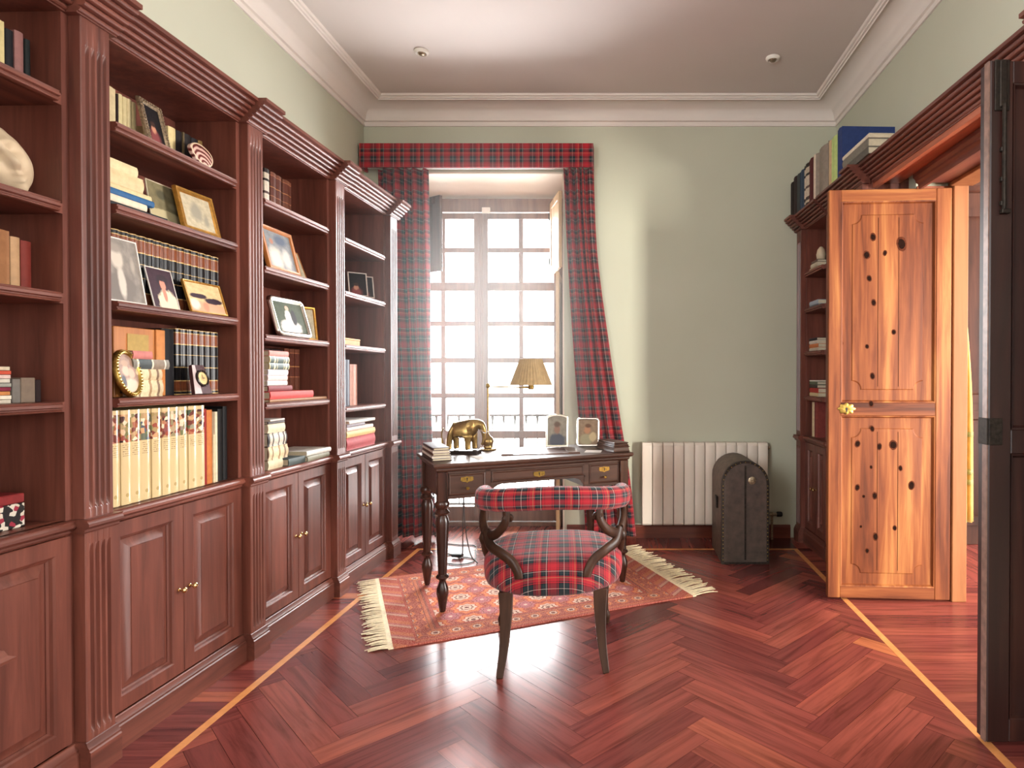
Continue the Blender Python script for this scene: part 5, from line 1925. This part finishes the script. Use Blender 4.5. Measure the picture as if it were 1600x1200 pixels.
picture_frame(LF(-0.048, -1.862, Z1[2], -2), 0.205, 0.136, 0.008, 0.01, 17, 'gilt', 'photo_beach', 'thin-framed beach photograph, rightmost of the three photographs', 'rect', 'bead')
picture_frame(LF(-0.032, -2.262, Z1[3], 10), 0.135, 0.168, 0.018, 0.014, 12, 'aged_brass', 'photo_oval_family', 'oval silver-gilt frame with a family portrait', 'oval', 'round', deco=0.007)
picture_frame(LF(-0.055, -1.305, Z2[1], 0), 0.27, 0.225, 0.022, 0.018, 14, 'slipcase_wood', 'photo_street', 'wooden frame with a hazy outdoor photograph in the third bookcase', 'rect', 'bead')
picture_frame(LF(-0.115, -1.09, Z2[1], -8), 0.15, 0.17, 0.004, 0.006, 22, 'slipcase_wood', 'photo_faded', 'brown card leaning behind the wooden frame in the third bookcase', 'rect', 'flat', stand=False)
picture_frame(LF(-0.042, -1.235, Z2[2], -2), 0.295, 0.21, 0.028, 0.018, 16, 'silver', 'photo_garden_bride', 'silver frame with scalloped corners and a garden photograph', 'round', 'round')
picture_frame(LF(-0.12, -0.99, Z2[2], -30), 0.12, 0.19, 0.014, 0.012, 10, 'gilt', 'photo_faded', 'small gilt frame half hidden behind the silver frame', 'rect', 'bead')
picture_frame(LF(-0.075, -0.475, Z3[1], -52), 0.115, 0.16, 0.008, 0.012, 16, 'silver', 'photo_dark_portrait', 'narrow silver frame turned away, left of a pair in the last bookcase', 'rect', 'flat')
picture_frame(LF(-0.065, -0.39, Z3[1], -52), 0.105, 0.15, 0.008, 0.012, 16, 'silver', 'photo_dark_portrait', 'narrow silver frame turned away, right of a pair in the last bookcase', 'rect', 'flat')

# agate slice, vase, clock
ag = empty('agate_slice', LF(-0.055, -1.878, Z1[0] + 0.0055, 0) @ RY(-16))
bm = new()
m = 40
ol = [(0.062 * math.cos(2 * PI * k / m) * (1 + 0.05 * math.sin(6 * PI * k / m)), 0.047 + 0.047 * math.sin(2 * PI * k / m)) for k in range(m)]
rings(bm, [[(-0.014, a, b) for a, b in ol], [(-0.002, a, b) for a, b in ol], [(0.0, a * 0.95, 0.047 + (b - 0.047) * 0.95) for a, b in ol]])
obj('stone', bm, 'agate_slice', ag, 50)
bm = new()
il_ = [(a * 0.97, 0.047 + (b - 0.047) * 0.97) for a, b in ol]
rings(bm, [[(0.0006, a, b) for a, b in il_], [(0.001, a * 0.9, 0.047 + (b - 0.047) * 0.9) for a, b in il_]], True, False, False)
obj('pale_rim', bm, 'marble', ag)
tag(ag, 'pinkish agate slice propped up on the top shelf', 'ornament')
vz = empty('vase', LF(-0.15, -0.60, Z3[1] + 0.0004))
bm = new()
lathe(bm, [(0.022, 0), (0.03, 0.006), (0.034, 0.05), (0.03, 0.1), (0.02, 0.125), (0.016, 0.135)], (0, 0, 0), 20)
obj('vase_body', bm, bc((60, 48, 42)), vz, 60)
bm = new()
lathe(bm, [(0.016, 0.136), (0.036, 0.142), (0.044, 0.16), (0.042, 0.18), (0.028, 0.196), (0.004, 0.2)], (0, 0, 0), 20)
obj('stopper', bm, 'gilt', vz, 60)
tag(vz, 'dark vase with a round copper-coloured stopper in the last bookcase', 'vase')
ck = empty('desk_clock', LF(-0.05, -1.905, Z1[3] + 0.0045, 2) @ RY(-13))
bm = new()
prism(bm, [(-0.052, 0.0), (0.052, 0.0), (0.04, 0.118), (-0.032, 0.118)], 'x', -0.014, -0.0005)
obj('clock_case', bm, bc((70, 40, 42)), ck)
bm = new()
prism(bm, [(-0.052, 0.0), (-0.01, 0.0), (-0.016, 0.117), (-0.032, 0.117)], 'x', -0.0004, 0.0008)
tag(obj('pale_side', bm, bc((190, 172, 170)), ck), 'pale strip down the left of the clock')
bm = new()
rr_ = 0.034
co_ = [(rr_ * math.cos(2 * PI * k / 32) + 0.005, rr_ * math.sin(2 * PI * k / 32) + 0.062) for k in range(32)]
cs = lambda q: [(0.005 + (a - 0.005) * q, 0.062 + (b - 0.062) * q) for a, b in co_]
rings(bm, [[(-0.002, a, b) for a, b in cs(1)], [(0.009, a, b) for a, b in cs(1)], [(0.011, a, b) for a, b in cs(.9)], [(0.007, a, b) for a, b in cs(.74)]], True, False, False)
obj('bezel', bm, bc((44, 34, 30), 0.25), ck, 40)
bm = new()
f = bm.faces.new([bm.verts.new((0.0065, a, b)) for a, b in cs(.78)])
for lp, (a, b) in zip(f.loops, cs(.78)):
    lp[bm.loops.layers.uv['uv']].uv = (0.5 + (a - 0.005) / (rr_ * 1.6), 0.5 + (b - 0.062) / (rr_ * 1.6))
obj('dial', bm, 'clock_dial', ck)
tag(ck, 'small wedge-shaped desk clock with a round dial before the leather volumes', 'clock')

# ------------------------------------------------------------------ things on the desk
dp = empty('desk_pad', on_desk(0.085, -0.005, -14.0))
bm = new()
box(bm, -0.23, 0.23, -0.145, 0.145, 0, 0.006, 0.001)
obj('pad_base', bm, 'blotter_leather', dp)
bm = new()
box(bm, -0.228, -0.16, -0.143, 0.143, 0.0062, 0.010, 0.001)
box(bm, 0.16, 0.228, -0.143, 0.143, 0.0062, 0.010, 0.001)
obj('side_flap', bm, 'blotter_leather', dp)
tag(dp, 'brown leather desk pad lying across the middle of the desk', 'desk pad')
for (x, y, rot, w_, h_, lab) in ((-0.285, -0.10, 8, 0.10, 0.14, 'sheet of white paper on the desk between the figurine and the desk pad'), (0.39, -0.13, -30, 0.10, 0.12, 'sheet of white paper on the desk under the right photograph frame')):
    bm = new()
    box(bm, -w_ / 2, w_ / 2, -h_ / 2, h_ / 2, 0, 0.0012)
    tag(obj('paper_sheet', bm, 'white_paper', None, M4=on_desk(x, y, rot)), lab, 'paper', 'papers on the desk')
cols = [(70, 50, 44), (206, 196, 188), (90, 62, 52), (196, 180, 170), (64, 46, 42)]
zz = 0.0
for k, c in enumerate(cols):
    book(on_desk(-0.572, 0.17 - 0.008 * k, 0, zz + 0.0075) @ RZ(180) @ RX(-90) @ T(0, 0, 0), 0.0145, 0.33, 0.105 - 0.004 * k, bc(c),
         'thin flat book, %s from the bottom of the pile at the desk left end' % ORD[k], 'pile at the left end of the desk', True, 0.15)
    zz += 0.0152
lb = empty('wooden_box', on_desk(0.525, -0.12, 0))
for nm, z0, z1, q in (('box_body', 0.0, 0.035, 0.0), ('lid', 0.0353, 0.058, -0.006)):
    bm = new()
    hx, hy = 0.052 + q, 0.125 + q
    pr = [(0, z0), (0.004, z0 + 0.003), (0.0, z0 + 0.01), (-0.003, z1 - 0.008), (0.003, z1 - 0.004), (0.0, z1)]
    rings(bm, [[(-hx - o_, -hy - o_, z), (hx + o_, -hy - o_, z), (hx + o_, hy + o_, z), (-hx - o_, hy + o_, z)] for o_, z in pr])
    obj(nm, bm, 'desk_wood', lb)
tag(lb, 'dark stepped wooden box at the right end of the desk', 'box')


def desk_frame(x, y, yaw):
    # the picture's normal faces the chair (local -y of the desk)
    return on_desk(x, y, -90 + yaw)


picture_frame(desk_frame(0.265, 0.165, -22), 0.148, 0.215, 0.016, 0.012, 11, 'silver', 'photo_couple_a', 'arched silver frame with a dim portrait on the desk', 'arch', 'bead', 'frames on the desk')
picture_frame(desk_frame(0.452, 0.10, -30), 0.152, 0.19, 0.017, 0.014, 9, 'silver', 'photo_couple_b', 'silver frame with rounded corners and two faces on the desk', 'round', 'round', 'frames on the desk')
fl_ = empty('desk_calendar', on_desk(0.543, 0.135, 20))
bm = new()
prism(bm, [(-0.036, 0.0), (0.036, 0.0), (0.032, 0.012), (-0.028, 0.04), (-0.036, 0.04)], 'y', -0.05, 0.05)
obj('wedge_base', bm, 'silver', fl_)
bm = new()
quad(bm, [(-0.026, -0.044, 0.0398), (0.031, -0.044, 0.0132), (0.031, 0.044, 0.0132), (-0.026, 0.044, 0.0398)])
obj('sloping_face', bm, 'white_paper', fl_)
tag(fl_, 'low shiny sloping desk calendar between the right frame and the wooden box', 'calendar')

# bronze elephant on a dark base
el = empty('elephant_figurine', on_desk(-0.345, 0.12, -30))
bm = new()
box(bm, -0.10, 0.10, -0.045, 0.045, 0, 0.022, 0.003)
obj('base', bm, bc((44, 32, 28), 0.3), el)


def skinned(name, mat, parent, verts, edges, radii, sub=2, root=0):
    me = bpy.data.meshes.new(name)
    me.from_pydata(verts, edges, [])
    o = bpy.data.objects.new(name, me)
    COL.objects.link(o)
    o.parent = parent
    o.modifiers.new('skin', 'SKIN').use_smooth_shade = True
    for i, r in enumerate(radii):
        sv = me.skin_vertices[0].data[i]
        sv.radius = (r, r) if isinstance(r, (int, float)) else r
        sv.use_root = (i == root)
    sb = o.modifiers.new('sub', 'SUBSURF')
    sb.levels = sb.render_levels = sub
    me.materials.append(MATS[mat])
    return o


zb = 0.022
V = [(-0.085, 0, zb + 0.115), (-0.05, 0, zb + 0.125), (0.0, 0, zb + 0.122), (0.045, 0, zb + 0.130), (0.085, 0, zb + 0.155), (0.112, 0, zb + 0.150),
     (0.125, 0, zb + 0.115), (0.128, 0, zb + 0.075), (0.122, 0, zb + 0.045), (0.112, 0, zb + 0.03)]
Rr = [0.036, 0.046, 0.045, 0.046, 0.040, 0.032, 0.019, 0.013, 0.010, 0.008]
E_ = [(i, i + 1) for i in range(9)]
for (x, s, zt_, att) in ((-0.062, 1, 0.1, 0), (-0.062, -1, 0.1, 0), (0.05, 1, 0.1, 3), (0.05, -1, 0.1, 3)):
    b0 = len(V)
    xo = -0.012 if s < 0 else 0.012
    V += [(x + xo * .3, s * 0.026, zb + 0.085), (x + xo, s * 0.028, zb + 0.05), (x + xo, s * 0.029, zb + 0.012), (x + xo + 0.003, s * 0.029, zb + 0.003)]
    Rr += [0.024, 0.018, 0.017, 0.019]
    E_ += [(att, b0), (b0, b0 + 1), (b0 + 1, b0 + 2), (b0 + 2, b0 + 3)]
skinned('body', 'bronze', el, V, E_, Rr, 2, 2)
for s in (-1, 1):
    bm = new()
    er = [(0.078, 0.168), (0.06, 0.178), (0.04, 0.168), (0.032, 0.14), (0.04, 0.112), (0.058, 0.098), (0.072, 0.11), (0.08, 0.14)]
    rings(bm, [[(a, s * (0.036 + 0.012 * (0.08 - a) / 0.05), zb + b) for a, b in er], [(0.06 + (a - 0.06) * 0.9, s * (0.042 + 0.016 * (0.08 - a) / 0.05), zb + 0.138 + (b - 0.138) * 0.9) for a, b in er]])
    obj('ear', bm, 'bronze', el, 60)
    bm = new()
    tube(bm, spline([(0.112, s * 0.018, zb + 0.122), (0.13, s * 0.026, zb + 0.105), (0.15, s * 0.026, zb + 0.105)], 4), [0.0055, 0.005, 0.005, 0.0045, 0.004, 0.0035, 0.003, 0.002, 0.001], 8)
    obj('tusk', bm, 'silver', el, 60)
bm = new()
tube(bm, spline([(-0.118, 0, zb + 0.13), (-0.128, 0, zb + 0.1), (-0.127, 0, zb + 0.06), (-0.122, 0, zb + 0.035)], 5), [0.004] * 10 + [0.005, 0.007, 0.008, 0.008, 0.006, 0.002], 8)
obj('tail', bm, 'bronze', el, 60)
tag(el, 'bronze elephant figurine on a dark base at the left of the desk', 'figurine')

# swing-arm lamp with a pleated shade
lp_ = empty('desk_lamp', on_desk(-0.170, 0.220, 0))
bm = new()
lathe(bm, [(0.05, 0), (0.052, 0.004), (0.05, 0.012), (0.03, 0.018), (0.026, 0.03), (0.034, 0.045), (0.036, 0.06), (0.028, 0.08), (0.014, 0.09), (0.009, 0.1), (0.008, 0.105)], (0, 0, 0), 28)
obj('base', bm, 'bronze', lp_, 50)
bm = new()
tube(bm, [(0, 0, 0.1), (0, 0, 0.405)], 0.0052, 12)
lathe(bm, [(0.006, 0.385), (0.011, 0.39), (0.013, 0.4), (0.011, 0.41), (0.004, 0.416)], (0, 0, 0), 16)
obj('pole', bm, 'aged_brass', lp_, 50)
ang = R(-27)
ax_ = Vector((math.cos(ang), math.sin(ang), 0)) * 0.268
bm = new()
tube(bm, spline([(0, 0, 0.396), tuple(ax_ * 0.5 + Vector((0, 0, 0.392))), tuple(ax_ * 0.96 + Vector((0, 0, 0.388)))], 5), 0.004, 10)
obj('arm', bm, 'aged_brass', lp_, 50)
bm = new()
lathe(bm, [(0.016, 0.378), (0.018, 0.382), (0.018, 0.41), (0.012, 0.42), (0.012, 0.47)], tuple(ax_), 16)
tube(bm, [tuple(ax_ + Vector((-0.055, 0, 0.395))), tuple(ax_ + Vector((0.055, 0, 0.395)))], 0.003, 8)
obj('socket', bm, 'aged_brass', lp_, 50)
bm = new()
m = 144
rs = []
for rad, z in ((0.128, 0.405), (0.127, 0.408), (0.068, 0.562), (0.067, 0.565)):
    rs.append([(ax_.x + (rad + (0.0022 if k % 4 < 2 else -0.0022)) * math.cos(2 * PI * k / m), ax_.y + (rad + (0.0022 if k % 4 < 2 else -0.0022)) * math.sin(2 * PI * k / m), z) for k in range(m)])
rings(bm, rs, True, False, False)
sh = obj('lamp_shade', bm, 'lampshade_cloth', lp_, 50)
solid(sh, 0.0015)
tag(lp_, 'brass swing-arm lamp with a beige pleated shade on the desk before the window', 'lamp')

# ------------------------------------------------------------------ flex on the floor with an in-line switch
fx = empty('lamp_cable', T(0, 0, 0))
bm = new()
pts = spline([(-1.045, 3.97, 0.62), (-1.05, 4.0, 0.45), (-1.075, 4.08, 0.2), (-1.10, 4.16, 0.06), (-1.15, 4.27, 0.006), (-1.20, 4.36, 0.005), (-1.26, 4.30, 0.005), (-1.22, 4.16, 0.005), (-1.10, 4.12, 0.005), (-1.03, 4.20, 0.005),
              (-1.08, 4.45, 0.005), (-1.12, 4.58, 0.005), (-1.25, 4.60, 0.005), (-1.40, 4.66, 0.005)], 8)
tube(bm, pts, 0.0036, 8)
pts2 = spline([(-1.04, 3.97, 0.62), (-1.045, 4.02, 0.3), (-1.03, 4.1, 0.08), (-1.0, 4.16, 0.006), (-1.05, 4.25, 0.005), (-1.15, 4.30, 0.005), (-1.28, 4.40, 0.005), (-1.35, 4.55, 0.005)], 8)
tube(bm, pts2, 0.0036, 8)
obj('flex', bm, 'cable_grey', fx, 60)
bm = new()
box(bm, -1.205, -1.125, 4.265, 4.30, 0.009, 0.028, 0.006, 2)
obj('inline_switch', bm, 'dark_iron', fx)
tag(fx, 'grey lamp cable with an in-line switch coiled on the floor behind the desk', 'cable')

# ------------------------------------------------------------------ scatter volume added to imitate glare round the window
hz = bpy.data.materials.new('bloom_scatter')
hz.use_nodes = True
_n = hz.node_tree
_n.nodes.remove(_n.nodes['Principled BSDF'])
_v = _n.nodes.new('ShaderNodeVolumeScatter')
_v.inputs['Color'].default_value = (1.0, 0.97, 0.93, 1)
_tc, _mp, _ln, _mr = (_n.nodes.new(k) for k in ('ShaderNodeTexCoord', 'ShaderNodeMapping', 'ShaderNodeVectorMath', 'ShaderNodeMapRange'))
# densest at the window, thinning out into the room
_mp.inputs['Location'].default_value = (1.0 / 1.5, -4.9 / 1.9, -1.5 / 1.7)
_mp.inputs['Scale'].default_value = (1 / 1.5, 1 / 1.9, 1 / 1.7)
_ln.operation = 'LENGTH'
_mr.inputs['From Min'].default_value = 0.25
_mr.inputs['From Max'].default_value = 1.0
_mr.inputs['To Min'].default_value = 0.1
_mr.inputs['To Max'].default_value = 0.0
_n.links.new(_tc.outputs['Object'], _mp.inputs['Vector'])
_n.links.new(_mp.outputs[0], _ln.inputs[0])
_n.links.new(_ln.outputs['Value'], _mr.inputs['Value'])
_n.links.new(_mr.outputs[0], _v.inputs['Density'])
_v.inputs['Anisotropy'].default_value = 0.35
_n.links.new(_v.outputs[0], _n.nodes['Material Output'].inputs['Volume'])
bm = new()
box(bm, XL + 0.01, 0.4, 2.9, YB - 0.01, 0.03, 3.18)
o = obj('window_bloom', bm, None)
o.data.materials.append(hz)
tag(o, 'thin scatter volume added to imitate glare round the bright window', 'haze', kind='stuff')
